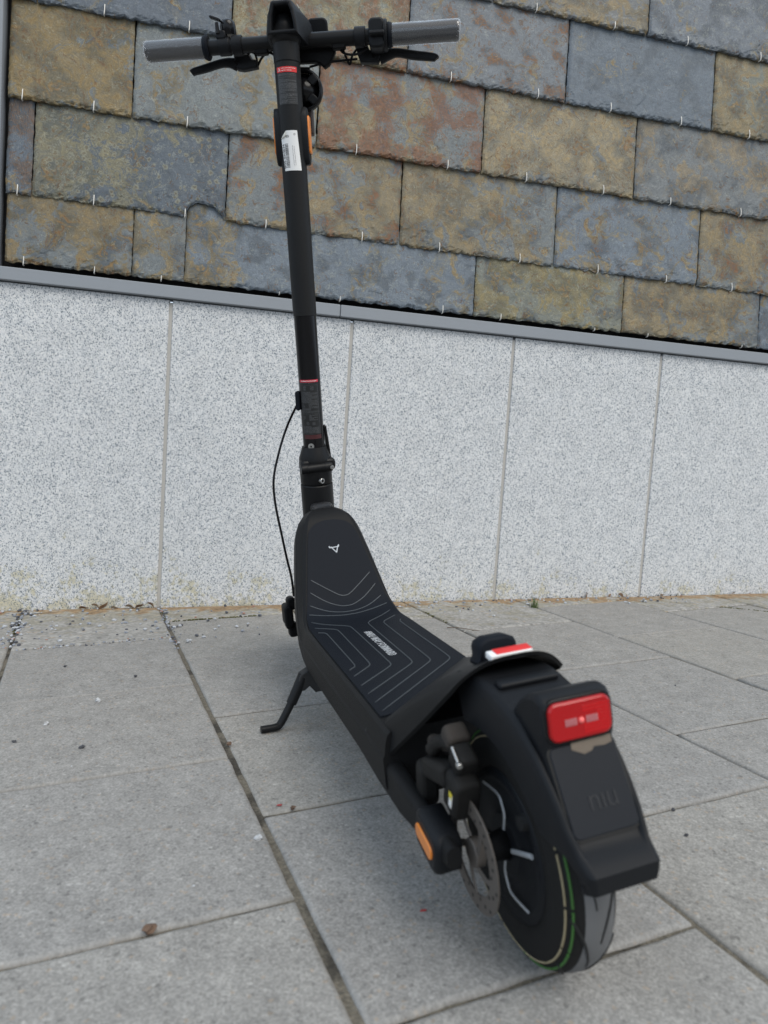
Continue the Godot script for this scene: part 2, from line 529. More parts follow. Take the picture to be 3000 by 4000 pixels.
# ---------------------------------------------------------------- slate wall
func slate_image(w: int, h: int, d: Dictionary, N: Dictionary) -> Image:
	var out := PackedByteArray()
	out.resize(w * h * 3)
	var ox := int(rng.randi() % 400); var oy := int(rng.randi() % 400)
	var S := 1024
	var base: Color = d.base; var och: Color = d.get("och", Color(0.57, 0.495, 0.355)); var rust: Color = d.get("rust", Color(0.48, 0.32, 0.23))
	var pale := Color(0.60, 0.61, 0.57); var dark := Color(0.31, 0.34, 0.37)
	var ao: float = d.get("o", 0.3); var ar: float = d.get("r", 0.05); var al: float = d.get("l", 0.1)
	var spots := []
	if d.get("spots", 0) > 0:
		for i in d.spots: spots.append(Vector3(rng.randf() * w, pow(rng.randf(), 0.8) * h, rng.randf_range(1.4, 5.0)))
	var b1: PackedByteArray = N.big; var b2: PackedByteArray = N.mid; var b3: PackedByteArray = N.fine; var b4: PackedByteArray = N.big2; var b5: PackedByteArray = N.cell
	var lean: float = d.get("lean", 0.0)
	for y in h:
		for x in w:
			var i0 := ((y + oy) % S) * S + (x + ox) % S
			var i := ((y + oy + (b2[i0] >> 3) + (b4[i0] >> 2)) % S) * S + (x + ox + (b4[(i0 + 5000) % (S * S)] >> 2)) % S
			var i2 := ((y + ox) % S) * S + (x + oy * 2) % S
			var n1 := b1[i] * 0.004; var n2 := b2[i] * 0.004; var n3 := b3[i] * 0.004; var n4 := b4[i2] * 0.004
			var c := base
			c = c.lerp(dark, smoothstep(0.54, 0.76, n4) * d.get("dk", 0.55))
			var e := n1 * 0.62 + n2 * 0.30 + n3 * 0.12 + lean * (float(x) / w - 0.5)
			var t := 0.80 - ao * 0.47
			var tone := och.lerp(Color(och.r * 0.80, och.g * 0.84, och.b * 0.92), smoothstep(0.35, 0.65, n4)).lerp(Color(0.60, 0.46, 0.27), smoothstep(0.64, 0.78, n2 * 0.5 + n4 * 0.5) * 0.6)
			c = c.lerp(tone, (0.30 * smoothstep(t - 0.13, t, e) + 0.70 * smoothstep(t - 0.01, t + 0.025, e)) * (0.40 + 0.65 * n2))
			var e2 := n4 * 0.55 + n2 * 0.25 + n3 * 0.3
			c = c.lerp(rust, smoothstep(0.93 - ar * 0.62, 1.0 - ar * 0.62, e2) * (0.30 + 0.7 * n3))
			var e3 := b2[i2] * 0.004 * 0.6 + n3 * 0.45
			c = c.lerp(pale, smoothstep(0.74 - al * 0.35, 0.86 - al * 0.35, e3) * 0.45)
			var sp := b5[i]
			if sp < 2 + int(34 * ar) + int(26 * ao * smoothstep(0.35, 0.6, n4)): c = c.lerp(Color(0.42, 0.26, 0.14), 0.45)
			elif sp > 248: c = c.lerp(pale, 0.25)
			var f := 0.90 + (n3 - 0.5) * 0.28 + (n2 - 0.5) * 0.10
			out[(y * w + x) * 3] = clampi(int(c.r * f * 255), 0, 255)
			out[(y * w + x) * 3 + 1] = clampi(int(c.g * f * 255), 0, 255)
			out[(y * w + x) * 3 + 2] = clampi(int(c.b * f * 255), 0, 255)
	var im := Image.create_from_data(w, h, false, Image.FORMAT_RGB8, out)
	for s in spots:
		for yy in range(int(s.y - s.z * 2), int(s.y + s.z * 2)):
			for xx in range(int(s.x - s.z * 2), int(s.x + s.z * 2)):
				if xx < 0 or yy < 0 or xx >= w or yy >= h: continue
				var wob := b2[((yy * 3) % S) * S + (xx * 3) % S] * 0.012
				var q: float = Vector2(xx - s.x, yy - s.y).length() / s.z - 0.25 + wob * 0.35 - 0.5
				var c := im.get_pixel(xx, yy)
				if q < 0.28: c = c.lerp(Color(0.40, 0.37, 0.30), 0.7)
				elif q < 0.95: c = c.lerp(Color(0.53, 0.525, 0.46), 0.7 * smoothstep(0.95, 0.5, q))
				im.set_pixel(xx, yy, c)
	return im
func slate_wall() -> void:
	var root := thing("slate_cladding", "wall clad in overlapping rust and blue-grey slates with a grey metal ledge", "wall")
	root.rotation.z = -TILT
	var metal := mat(lin(0.235, 0.255, 0.28), 0.5, 0.0, 0.5)
	with_bump(metal, M.fine, 0.08, 0.012)
	var dark := mat(lin(0.012, 0.012, 0.013), 0.8)
	part("backing_board", boxy(Vector3(4.5, 1.75, 0.06), 0.001, 0.001, Transform3D(Basis(), Vector3(1.5, 1.875, -0.085))), dark, root)
	# the ledge: two lengths of folded metal with a seam
	for L in [[-2.0, 0.331], [0.333, 4.5]]:
		var x0: float = L[0]; var x1: float = L[1]
		part("ledge", boxy(Vector3(x1 - x0, 0.0385, 0.068), 0.002, 0.002, Transform3D(Basis(), Vector3((x0 + x1) / 2, 0.9945, -0.016 + (0.0 if x0 < 0 else -0.001)))), metal, root)
	part("side_panel", boxy(Vector3(1.24, 1.7, 0.05), 0.003, 0.003, Transform3D(Basis(), Vector3(-1.3795, 1.866, -0.012))), metal, root)
	part("edge_trim", boxy(Vector3(0.06, 1.7, 0.05), 0.003, 0.003, Transform3D(Basis(), Vector3(-0.7285, 1.866, -0.006))), metal, root)
	var S := 1024
	var N := {
		"big": grain_bytes(FastNoiseLite.TYPE_SIMPLEX_SMOOTH, 0.010, 201, S, S, 4), "big2": grain_bytes(FastNoiseLite.TYPE_SIMPLEX_SMOOTH, 0.014, 202, S, S, 3),
		"mid": grain_bytes(FastNoiseLite.TYPE_SIMPLEX_SMOOTH, 0.05, 203, S, S, 4), "fine": grain_bytes(FastNoiseLite.TYPE_SIMPLEX, 0.22, 204, S, S, 3), "cell": grain_bytes(FastNoiseLite.TYPE_CELLULAR, 0.30, 205, S, S, 1)}
	var blue := Color(0.455, 0.495, 0.535); var deep := Color(0.40, 0.435, 0.475); var grey := Color(0.465, 0.49, 0.50)
	var olive := Color(0.49, 0.505, 0.475); var tan := Color(0.50, 0.52, 0.525); var brown := Color(0.47, 0.42, 0.36)
	var bot := [1.032, 1.232, 1.505, 1.785, 2.060, 2.335, 2.61]
	var rows := [
		[[-0.684, -0.325, {"base": grey, "o": 0.62, "r": 0.1, "och": Color(0.54, 0.46, 0.315)}], [-0.323, -0.168, {"base": grey, "o": 0.55, "r": 0.12, "lean": -0.3}], [-0.1665, 0.22, {"base": blue, "o": 0.28, "l": 0.15, "lean": -0.35}], [0.224, 0.793, {"base": blue, "o": 0.24, "l": 0.25}], [0.797, 1.359, {"base": olive, "o": 0.6, "r": 0.1, "l": 0.3, "och": Color(0.56, 0.50, 0.34)}], [1.363, 1.934, {"base": grey, "o": 0.78, "r": 0.14, "lean": -0.25}], [1.938, 2.50, {"base": blue, "o": 0.2}], [2.505, 3.07, {"base": grey, "o": 0.4}], [3.075, 3.64, {"base": blue, "o": 0.4}]],
		[[-0.686, -0.616, {"base": deep, "r": 0.5, "o": 0.15, "rust": Color(0.42, 0.34, 0.29)}], [-0.612, -0.052, {"base": Color(0.38, 0.415, 0.45), "o": 0.48, "lean": -0.7, "spots": 170, "och": Color(0.53, 0.50, 0.39), "l": 0.3}], [-0.048, 0.514, {"base": grey, "o": 0.62, "r": 0.42, "lean": 0.15}], [0.518, 1.074, {"base": grey, "o": 0.68, "r": 0.22, "lean": -0.35, "l": 0.2}], [1.078, 1.646, {"base": blue, "o": 0.36, "r": 0.18, "l": 0.1}], [1.651, 2.21, {"base": grey, "o": 0.66, "r": 0.35}], [2.215, 2.78, {"base": blue, "o": 0.3}], [2.785, 3.35, {"base": tan, "o": 0.5}]],
		[[-0.686, -0.342, {"base": grey, "o": 0.92, "r": 0.1, "och": Color(0.56, 0.47, 0.30)}], [-0.338, 0.22, {"base": Color(0.49, 0.515, 0.52), "o": 0.36, "l": 0.3, "dk": 0.2}], [0.225, 0.783, {"base": grey, "o": 0.52, "r": 0.62, "lean": -0.15, "rust": Color(0.50, 0.34, 0.26)}], [0.787, 1.359, {"base": tan, "o": 0.9, "r": 0.16, "l": 0.25, "och": Color(0.62, 0.545, 0.40)}], [1.363, 1.93, {"base": Color(0.47, 0.49, 0.50), "o": 0.46, "r": 0.1, "och": Color(0.56, 0.50, 0.40)}], [1.935, 2.50, {"base": tan, "o": 0.5}], [2.505, 3.07, {"base": blue, "o": 0.4}]],
		[[-0.686, -0.616, {"base": deep}], [-0.612, -0.06, {"base": deep, "o": 0.06, "r": 0.02, "dk": 0.3}], [-0.056, 0.503, {"base": olive, "o": 0.75, "r": 0.5, "l": 0.5, "och": Color(0.58, 0.52, 0.38)}], [0.507, 1.068, {"base": Color(0.47, 0.495, 0.52), "o": 0.12, "r": 0.44, "rust": Color(0.50, 0.33, 0.21), "l": 0.15}], [1.073, 1.646, {"base": Color(0.425, 0.465, 0.505), "o": 0.0, "r": 0.0, "l": 0.0, "dk": 0.35}], [1.65, 2.21, {"base": olive, "o": 0.72, "r": 0.08, "l": 0.2}], [2.215, 2.78, {"base": blue, "o": 0.4}]],
		[[-0.686, -0.342, {"base": grey, "o": 0.5}], [-0.338, 0.22, {"base": blue, "o": 0.3}], [0.225, 0.783, {"base": Color(0.46, 0.48, 0.49), "o": 0.3, "l": 0.2}], [0.787, 1.358, {"base": Color(0.48, 0.495, 0.505), "o": 0.5, "lean": 0.1, "l": 0.2}], [1.362, 1.93, {"base": Color(0.46, 0.49, 0.525), "o": 0.22, "l": 0.3}], [1.935, 2.50, {"base": tan, "o": 0.5}]],
		[[-0.686, -0.05, {"base": blue}], [-0.048, 0.51, {"base": tan, "o": 0.5}], [0.515, 1.07, {"base": blue, "o": 0.3}], [1.075, 1.64, {"base": olive, "o": 0.5}], [1.645, 2.2, {"base": blue, "o": 0.3}]],
	]
	var hooks := [[-0.631, -0.431, -0.235, 0.132, 0.33, 0.684, 0.895, 1.254, 1.468, 1.866, 2.06, 2.4], [-0.652, -0.439, -0.172, 0.077, 0.39, 0.656, 0.947, 1.245, 1.519, 1.795, 2.1], [-0.645, -0.448, -0.177, 0.1, 0.354, 0.665, 0.948, 1.24, 1.507, 1.801, 2.1], [-0.427, -0.183, 0.1, 0.36, 0.655, 0.967, 1.241, 1.52, 1.804, 2.05], [0.36, 0.65, 0.937, 1.229, 1.516, 1.818], [0.2, 0.66, 1.2, 1.8]]
	# further slates beyond the photograph's right edge repeat earlier stones
	for r in rows.size():
		var last: float = rows[r][rows[r].size() - 1][1]
		while last < 3.5:
			rows[r].append([last + 0.005, last + 0.565, {"share": 1}])
			hooks[r].append(last + 0.15)
			hooks[r].append(last + 0.43)
			last += 0.565
	var stock := []
	var hookm := mat(lin(0.62, 0.60, 0.56), 0.45, 0.2)
	var hook := pipe(spline([Vector3(0, 0.026, -0.001), Vector3(0.0004, 0.012, 0.0022), Vector3(0, -0.001, 0.0032), Vector3(-0.001, -0.0045, 0.0005), Vector3(-0.001, -0.0045, -0.007)], 4), 0.0016, -1, 8).build()
	var rel := noise(FastNoiseLite.TYPE_SIMPLEX, 14.0, 301, 4)
	var chip := noise(FastNoiseLite.TYPE_CELLULAR, 42.0, 302, 1)
	chip.cellular_return_type = FastNoiseLite.RETURN_DISTANCE2_SUB
	var ed := noise(FastNoiseLite.TYPE_SIMPLEX, 24.0, 303, 3)
	var cleft := bump_tex(0.03, 304, 512, 5)
	for r in rows.size():
		var hk: Array = hooks[r]
		for d in rows[r]:
			var x0: float = d[0]; var x1: float = d[1]
			var yb: float = bot[r]; var yt: float = bot[r + 1] + 0.045
			var w := x1 - x0
			var nx := maxi(int(w / 0.0075), 8); var ny := 34
			var T := 0.0135
			var grid := []
			var sd := r * 13.7 + x0 * 3.0
			var lean_x := rng.randf_range(-0.004, 0.004)
			for j in ny + 1:
				var row := []
				# rows packed towards the chipped lower edge
				var f := pow(float(j) / ny, 1.7)
				for i in nx + 1:
					var u := float(i) / nx
					var x := x0 + w * u
					var lo := yb + ed.get_noise_2d(x * 1.0, sd) * 0.005 + ed.get_noise_2d(x * 3.0, sd + 17.0) * 0.0010
					if r == 1 and absf(x0 + 0.612) < 0.01:      # the broken corner
						lo += lerpf(0.0, 1.0, smoothstep(-0.176, -0.160, x)) * (0.046 * pow(maxf(0.0, 1.0 - pow(absf(x + 0.118) / 0.066, 2.0)), 0.7)) + 0.006 * smoothstep(-0.08, -0.052, x)
					if r == 1 and absf(x1 - 0.514) < 0.01: lo += 0.006 * smoothstep(0.0, -0.045, x)
					var y := lerpf(lo, yt, f)
					var ex := 0.0
					if i == 0 or i == nx: ex = ed.get_noise_2d(sd + 40.0 * u, y * 1.6) * 0.0018
					var z := 0.009 - (y - yb) * 0.056 + (u - 0.5) * lean_x
					z += rel.get_noise_3d(x * 1.3, y * 1.3, sd) * 0.0010 + roundf(rel.get_noise_3d(x * 0.30 + 7, y * 0.22, sd) * 2.4) * 0.0016
					# hand-dressed lower edge: flaked back from the face in scallops
					var ch := 0.020 + chip.get_noise_2d(x * 0.7, sd * 5.0) * 0.016 + ed.get_noise_2d(x * 1.2, sd + 3) * 0.008
					var dy := y - lo
					if dy < ch: z -= (1.0 - dy / ch) * (T * 0.95) * (0.85 + 0.6 * chip.get_noise_2d(x * 1.6 + 3, y * 1.6))
					var side := minf(x - x0, x1 - x)
					var cs := 0.004 + 0.004 * absf(ed.get_noise_2d(y * 2.0, sd + u * 9))
					if side < cs: z -= (1.0 - side / cs) * T * 0.4
					row.append(Vector3(x + ex, y, z))
				grid.append(row)
			var s := Shape.new()
			for j in ny:
				for i in nx:
					var A: Vector3 = grid[j][i]; var B: Vector3 = grid[j][i + 1]; var C: Vector3 = grid[j + 1][i + 1]; var D: Vector3 = grid[j + 1][i]
					var uv := func(p: Vector3) -> Vector2: return Vector2((p.x - x0) / w, 1.0 - (p.y - yb) / (yt - yb))
					s.quad_uv(A, D, C, B, uv.call(A), uv.call(D), uv.call(C), uv.call(B), 1 if j > 12 else -1)
			# the slate's thickness: a skirt back to the rear face
			var rim := []
			for i in nx + 1: rim.append(grid[0][i])
			for j in range(1, ny + 1): rim.append(grid[j][nx])
			for i in range(nx - 1, -1, -1): rim.append(grid[ny][i])
			for j in range(ny - 1, 0, -1): rim.append(grid[j][0])
			for k in rim.size():
				var A: Vector3 = rim[k]; var B: Vector3 = rim[(k + 1) % rim.size()]
				var bz := func(p: Vector3) -> Vector3: return Vector3(p.x, p.y, 0.009 - (p.y - yb) * 0.056 - T)
				var uv2 := func(p: Vector3) -> Vector2: return Vector2((p.x - x0) / w, 1.0 - (p.y - yb) / (yt - yb))
				s.quad_uv(A, B, bz.call(B), bz.call(A), uv2.call(A), uv2.call(B), uv2.call(B), uv2.call(A), -1)
			var m := mat(Color(1, 1, 1), 0.62)
			m.metallic_specular = 0.45
			if d[2].has("share"):
				var again := part("slate", s, stock[(r * 5 + int(x0 * 9.0)) % stock.size()], root, Transform3D(), Vector3(0, 0, 1))
				for hx in hk:
					if hx > x0 and hx < x1: part("hook", hook, hookm, again, Transform3D(Basis(), Vector3(hx, yb - 0.001, 0.0082)))
				continue
			stock.append(m)
			var iw := maxi(int(w * 560), 24)
			m.albedo_texture = ImageTexture.create_from_image(slate_image(iw, int((yt - yb) * 560), d[2], N))
			m.texture_repeat = false
			m.heightmap_enabled = true
			m.heightmap_texture = cleft
			m.heightmap_scale = 0.07
			var o := part("slate", s, m, root, Transform3D(), Vector3(0, 0, 1))
			for hx in hk:
				if hx > x0 and hx < x1: part("hook", hook, hookm, o, Transform3D(Basis(), Vector3(hx, yb - 0.001, 0.0082 if r > 0 else 0.004)))

# ---------------------------------------------------------------- electric scooter
# Own axes: x right, y up in the leaning scooter's plane, z backwards; the origin is where the rear tyre meets the paving.
const RW := 0.1222
const BEND := Vector3(0, 0.193, -0.705)
const RAMP := Vector3(0, 0.85585, -0.51727)      # up the ramp of the footboard
const RAMPN := Vector3(0, 0.51727, 0.85585)
const FOOT := Vector3(0, 0.523, -0.897)          # a point of the steering axis
const TURN := 0.387
var SF: Transform3D                              # steered frame: y along the stem, x along the handlebar
var UF: Transform3D                              # the same, not steered

func table(t: Array, s: float) -> float:
	for i in t.size() - 1:
		if s <= t[i + 1][0]:
			var u: float = clampf((s - t[i][0]) / (t[i + 1][0] - t[i][0]), 0, 1)
			return lerpf(t[i][1], t[i + 1][1], u)
	return t[t.size() - 1][1]
func deck_path(s: float) -> Array:               # s < 0: along the flat deck, s > 0: up the ramp; [point, normal]
	var Lt := 0.05
	if s <= -Lt: return [BEND + Vector3(0, 0, -s), Vector3.UP]
	if s >= Lt: return [BEND + RAMP * s, RAMPN]
	var u := (s + Lt) / (2 * Lt)
	var a := BEND + Vector3(0, 0, Lt); var c := BEND + RAMP * Lt
	var p := a.lerp(BEND, u).lerp(BEND.lerp(c, u), u)
	var d := (BEND.lerp(c, u) - a.lerp(BEND, u)).normalized()
	return [p, Vector3(0, -d.z, d.y)]
const PADW := [[-0.6, 0.0945], [-0.1, 0.0945], [-0.05, 0.0935], [0.0, 0.0885], [0.05, 0.0785], [0.10, 0.069], [0.15, 0.0592], [0.177, 0.0535], [0.19, 0.0495], [0.199, 0.0435], [0.206, 0.0345], [0.2105, 0.0235], [0.213, 0.010], [0.2135, 0.0]]
const BODW := [[-0.6, 0.108], [-0.1, 0.108], [-0.05, 0.1075], [0.0, 0.104], [0.05, 0.0965], [0.10, 0.0885], [0.15, 0.080], [0.19, 0.0725], [0.21, 0.0675], [0.226, 0.060], [0.24, 0.049], [0.25, 0.037], [0.257, 0.023], [0.2605, 0.008]]
func ramp_pt(x: float, s: float, h := 0.0) -> Vector3:
	var d := deck_path(s)
	return d[0] + d[1] * h + Vector3(x, 0, 0)
func deck_pt(x: float, z: float, h := 0.0) -> Vector3:
	return ramp_pt(x, BEND.z - z, h) if z > BEND.z else ramp_pt(x, BEND.z - z, h)
func ribbon(pts: PackedVector3Array, nrm: Array, w: float, h: float) -> Shape:   # a low rib with a rounded top along pts
	var s := Shape.new()
	var rings := []
	for i in pts.size():
		var d := (pts[mini(i + 1, pts.size() - 1)] - pts[maxi(i - 1, 0)]).normalized()
		var n: Vector3 = nrm[i]
		var side := d.cross(n).normalized()
		var k := 1.0 if i > 0 and i < pts.size() - 1 else 0.35
		rings.append(PackedVector3Array([pts[i] - side * w * k - n * 0.001, pts[i] - side * w * 0.6 * k + n * h, pts[i] + side * w * 0.6 * k + n * h, pts[i] + side * w * k - n * 0.001]))
	s.loft(rings, true, true, [1, 2, 3, 4])
	return s
func stem_patch(r: float, a0: float, a1: float, t0: float, t1: float, n := 14, rows := 2) -> Shape:  # a sheet wrapped round the stem; angles from straight back (+z), positive to the right
	var s := Shape.new()
	for j in rows:
		for i in n:
			var u0 := float(i) / n; var u1 := float(i + 1) / n
			var v0 := float(j) / rows; var v1 := float(j + 1) / rows
			var P := func(u: float, v: float) -> Vector3:
				var a := lerpf(a0, a1, u)
				return Vector3(sin(a) * r, lerpf(t0, t1, v), cos(a) * r)
			s.quad_uv(P.call(u0, v0), P.call(u0, v1), P.call(u1, v1), P.call(u1, v0), Vector2(u0, 1 - v0), Vector2(u0, 1 - v1), Vector2(u1, 1 - v1), Vector2(u1, 1 - v0))
	return s
func text_shape(txt: String, height: float, font_name := "Droid Sans", depth := 0.0004, bold := false) -> ArrayMesh:
	var f := SystemFont.new()
	f.font_names = PackedStringArray([font_name])
	if bold: f.font_weight = 700
	var t := TextMesh.new()
	t.font = f
	t.text = txt
	t.font_size = 32
	t.pixel_size = height / 23.0
	t.depth = depth
	t.curve_step = 1.0
	var a := ArrayMesh.new()
	var arr := t.get_mesh_arrays() if t.get_surface_count() > 0 else []
	if arr.is_empty(): return a
	a.add_surface_from_arrays(Mesh.PRIMITIVE_TRIANGLES, arr)
	return a
func bent_text(src: ArrayMesh, tr: Transform3D, r: float) -> ArrayMesh:   # lays flat lettering round the stem (x becomes the angle)
	var a := ArrayMesh.new()
	if src.get_surface_count() == 0: return a
	var arr := src.surface_get_arrays(0)
	var vs: PackedVector3Array = arr[Mesh.ARRAY_VERTEX]
	var ns: PackedVector3Array = arr[Mesh.ARRAY_NORMAL]
	for i in vs.size():
		var p := tr * vs[i]
		var an := p.x / r
		vs[i] = Vector3(sin(an) * (r + p.z), p.y, cos(an) * (r + p.z))
		var n := tr.basis * ns[i]
		ns[i] = (Vector3(cos(an), 0, -sin(an)) * n.x + Vector3(0, n.y, 0) + Vector3(sin(an), 0, cos(an)) * n.z).normalized()
	arr[Mesh.ARRAY_VERTEX] = vs
	arr[Mesh.ARRAY_NORMAL] = ns
	a.add_surface_from_arrays(Mesh.PRIMITIVE_TRIANGLES, arr)
	return a
static func along_x(at: Vector3) -> Transform3D:   # turned() profiles with their axis along x
	return Transform3D(Basis(Vector3(0, -1, 0), Vector3(1, 0, 0), Vector3(0, 0, 1)), at)
static func along_z(at: Vector3) -> Transform3D:   # axis along z
	return Transform3D(Basis(Vector3(1, 0, 0), Vector3(0, 0, 1), Vector3(0, -1, 0)), at)

func scooter() -> void:
	var sc := thing("electric_scooter", "black electric kick scooter leaning on its kickstand in front of the wall", "scooter")
	sc.transform = Transform3D(Basis(Vector3(0.98948, 0.110873, -0.092936), Vector3(-0.110387, 0.993835, 0.010368), Vector3(0.093513, 0, 0.995618)).orthonormalized(), Vector3(0.344475, 0, 1.694712))
	var e := Vector3(0, 1, 0.184).normalized()
	e = (e + Vector3(-0.0155, 0, 0)).normalized()
	var xb := (Vector3.RIGHT - e * e.x).normalized()
	var zb := xb.cross(e)
	UF = Transform3D(Basis(xb, e, zb), FOOT)
	SF = UF * Transform3D(Basis(Vector3.UP, -TURN), Vector3.ZERO)
	deck(sc)
	rear_end(sc)
	front_end(sc)
	stem_parts(sc)
	handlebar(sc)

func deck(sc: Node3D) -> void:
	# frame: one loft from behind the footboard to the top of the ramp
	var rings := []
	var ss := []
	for i in 24: ss.append(lerpf(-0.545, -0.06, i / 23.0))
	for i in range(1, 13): ss.append(lerpf(-0.06, 0.06, i / 12.0))
	for i in range(1, 13): ss.append(lerpf(0.06, 0.19, i / 12.0))
	for k in [0.2, 0.21, 0.218, 0.226, 0.233, 0.24, 0.246, 0.25, 0.254, 0.257, 0.259, 0.2605]: ss.append(k)
	for s in ss:
		var d := deck_path(s)
		var wi: float = maxf(table(PADW, s) + 0.0015, 0.001); var wo := table(BODW, s)
		var h := 0.0
		if s > 0.214: h = -0.028 * pow((s - 0.214) / 0.0465, 2.0)
		if s > 0.15: wi = clampf(maxf(wi, wo - 0.0215), 0.002, wo * 0.9)
		var d1 := 0.032; var d2 := 0.068; var d3 := 0.088
		if s > 0.0:
			d1 = lerpf(0.032, 0.031, s / 0.26); d2 = lerpf(0.068, 0.075, s / 0.26); d3 = lerpf(0.088, 0.09, s / 0.26)
		var c := [[wi, h], [wi + (wo - wi) * 0.36, lerpf(h, -d1, 0.14)], [wi + (wo - wi) * 0.60, lerpf(h, -d1, 0.42)], [wo - 0.0022, -d1 + 0.0035], [wo, -d1 - 0.001], [wo - 0.001, -d2], [wo * 0.96, -d2 - 0.008], [wo * 0.8, -d3]]
		var ring := PackedVector3Array()
		for q in c: ring.append(d[0] + d[1] * q[1] + Vector3(q[0], 0, 0))
		for i in range(c.size() - 1, -1, -1): ring.append(d[0] + d[1] * c[i][1] + Vector3(-c[i][0], 0, 0))
		rings.append(ring)
	var sh := Shape.new()
	sh.loft(rings, true, true, [2, 3, 3, 4, 5, 6, 6, 7, 6, 6, 5, 4, 3, 3, 2, 1])
	part("frame", sh, M.frame, sc)
	# rubber footboard mat: follows the deck, cut off slantwise at the back
	var mat_h := 0.0022
	var top := []
	var n := 20
	var rows := []
	for i in 34: rows.append(lerpf(-0.50, -0.06, i / 33.0))
	for i in range(1, 13): rows.append(lerpf(-0.06, 0.06, i / 12.0))
	for i in range(1, 11): rows.append(lerpf(0.06, 0.19, i / 10.0))
	for k in [0.196, 0.202, 0.206, 0.209, 0.2115, 0.213]: rows.append(k)
	var edge := []
	for s in rows:
		var w := table(PADW, s) - 0.0008
		var line := []
		for j in n + 1:
			var x := lerpf(-w, w, float(j) / n)
			var s2: float = s
			var back := -0.515 + (x + 0.0945) / 0.189 * 0.170    # the slanting rear edge
			s2 = maxf(s2, back)
			line.append(ramp_pt(x, s2, mat_h))
		top.append(line)
	var ms := Shape.new()
	for i in top.size() - 1:
		for j in n:
			var A: Vector3 = top[i][j]; var B: Vector3 = top[i][j + 1]; var C: Vector3 = top[i + 1][j + 1]; var D: Vector3 = top[i + 1][j]
			if (C - A).length() < 1e-6 or (B - D).length() < 1e-6 or (D - A).length() < 1e-6 and (C - B).length() < 1e-6: continue
			ms.quad(A, D, C, B, 1)
	for i in top.size() - 1:
		for j in [0, n]:
			var A: Vector3 = top[i][j]; var B: Vector3 = top[i + 1][j]
			if A.distance_to(B) < 1e-6: continue
			var k := Vector3(0, -0.003, -0.002)
			if j == 0: ms.quad(A, A + k, B + k, B, 2)
			else: ms.quad(B, B + k, A + k, A, 2)
	for j in n:
		var k := Vector3(0, -0.003, 0)
		ms.quad(top[0][j], top[0][j + 1], top[0][j + 1] + k, top[0][j] + k, 3)
	var pad := part("footboard_mat", ms, M.rubber, sc, Transform3D(), RAMPN + Vector3.UP)
	pad.set_meta("label", "dark rubber footboard mat with chevron grooves and white lettering")
	# tread lines
	var dust := mat(lin(0.045, 0.053, 0.060), 0.6)
	var flat := [
		[[-0.084, -0.618], [-0.074, -0.611], [-0.071, -0.603], [-0.071, -0.412], [-0.074, -0.402], [-0.085, -0.392]],
		[[-0.083, -0.652], [-0.052, -0.624], [-0.047, -0.613], [-0.048, -0.405], [-0.052, -0.395], [-0.086, -0.362]],
		[[-0.083, -0.685], [-0.027, -0.634], [-0.020, -0.622], [-0.019, -0.388], [-0.024, -0.377], [-0.087, -0.320]],
		[[0.077, -0.685], [0.022, -0.640], [0.014, -0.627], [0.014, -0.383], [0.009, -0.371], [-0.087, -0.285]],
		[[0.077, -0.652], [0.048, -0.627], [0.041, -0.615], [0.042, -0.376], [0.036, -0.364], [-0.087, -0.251]],
		[[0.077, -0.618], [0.074, -0.614], [0.071, -0.605], [0.072, -0.370], [0.066, -0.357], [-0.087, -0.219]]]
	for L in flat:
		var ctrl := []
		for q in L: ctrl.append(Vector3(q[0], 0, q[1]))
		var pts := PackedVector3Array(); var nn := []
		for i in ctrl.size() - 1:
			var seg := 10
			for k in seg:
				var q: Vector3 = ctrl[i].lerp(ctrl[i + 1], float(k) / seg)
				pts.append(q)
		pts.append(ctrl[ctrl.size() - 1])
		for r in 3:
			var q2 := pts.duplicate()
			for i in range(1, pts.size() - 1): q2[i] = (pts[i - 1] + pts[i] * 2 + pts[i + 1]) / 4
			pts = q2
		for i in pts.size():
			var d := deck_path(BEND.z - pts[i].z if false else -(pts[i].z - BEND.z))
			nn.append(d[1])
			pts[i] = d[0] + d[1] * mat_h + Vector3(pts[i].x, 0, 0)
		part("tread_line", ribbon(pts, nn, 0.0011, 0.0009), dust, pad)
	for L in [[[0.062, 0.0855], [0.033, 0.0625], [0.011, 0.0465], [0.0, 0.0435]], [[0.068, 0.0595], [0.037, 0.033], [0.014, 0.0195], [0.0, 0.017]], [[0.0735, 0.031], [0.042, 0.0095], [0.017, 0.0005], [0.0, -0.001]], [[0.080, 0.007], [0.048, -0.004], [0.018, -0.011], [0.0, -0.012]]]:
		var c := []
		for i in L.size(): c.append(Vector3(-L[i][0] - 0.002, L[i][1], 0))
		for i in range(L.size() - 2, -1, -1): c.append(Vector3(L[i][0] - 0.002, L[i][1], 0))
		var sp := spline(c, 8)
		var nn := []
		for i in sp.size():
			var d := deck_path(sp[i].y)
			nn.append(d[1])
			sp[i] = d[0] + d[1] * mat_h + Vector3(sp[i].x, 0, 0)
		part("tread_line", ribbon(sp, nn, 0.0012, 0.0009), dust, pad)
	# emblem on the ramp: a triangle with two horns
	var strokes := [[[-0.0085, 0.1515], [0.0015, 0.1375]], [[0.0015, 0.1375], [0.0065, 0.1520]], [[-0.0112, 0.1490], [0.0080, 0.1500]], [[-0.0112, 0.1490], [-0.0118, 0.1530]], [[0.0080, 0.1500], [0.0086, 0.1545]]]
	var em := []
	for q in strokes:
		var a := ramp_pt(q[0][0] - 0.001, q[0][1], mat_h + 0.0003); var b := ramp_pt(q[1][0] - 0.001, q[1][1], mat_h + 0.0003)
		em.append(pipe(PackedVector3Array([a, a.lerp(b, 0.5), b]), 0.00125, -1, 8))
	part("emblem", join(em), M.deckprint, pad)
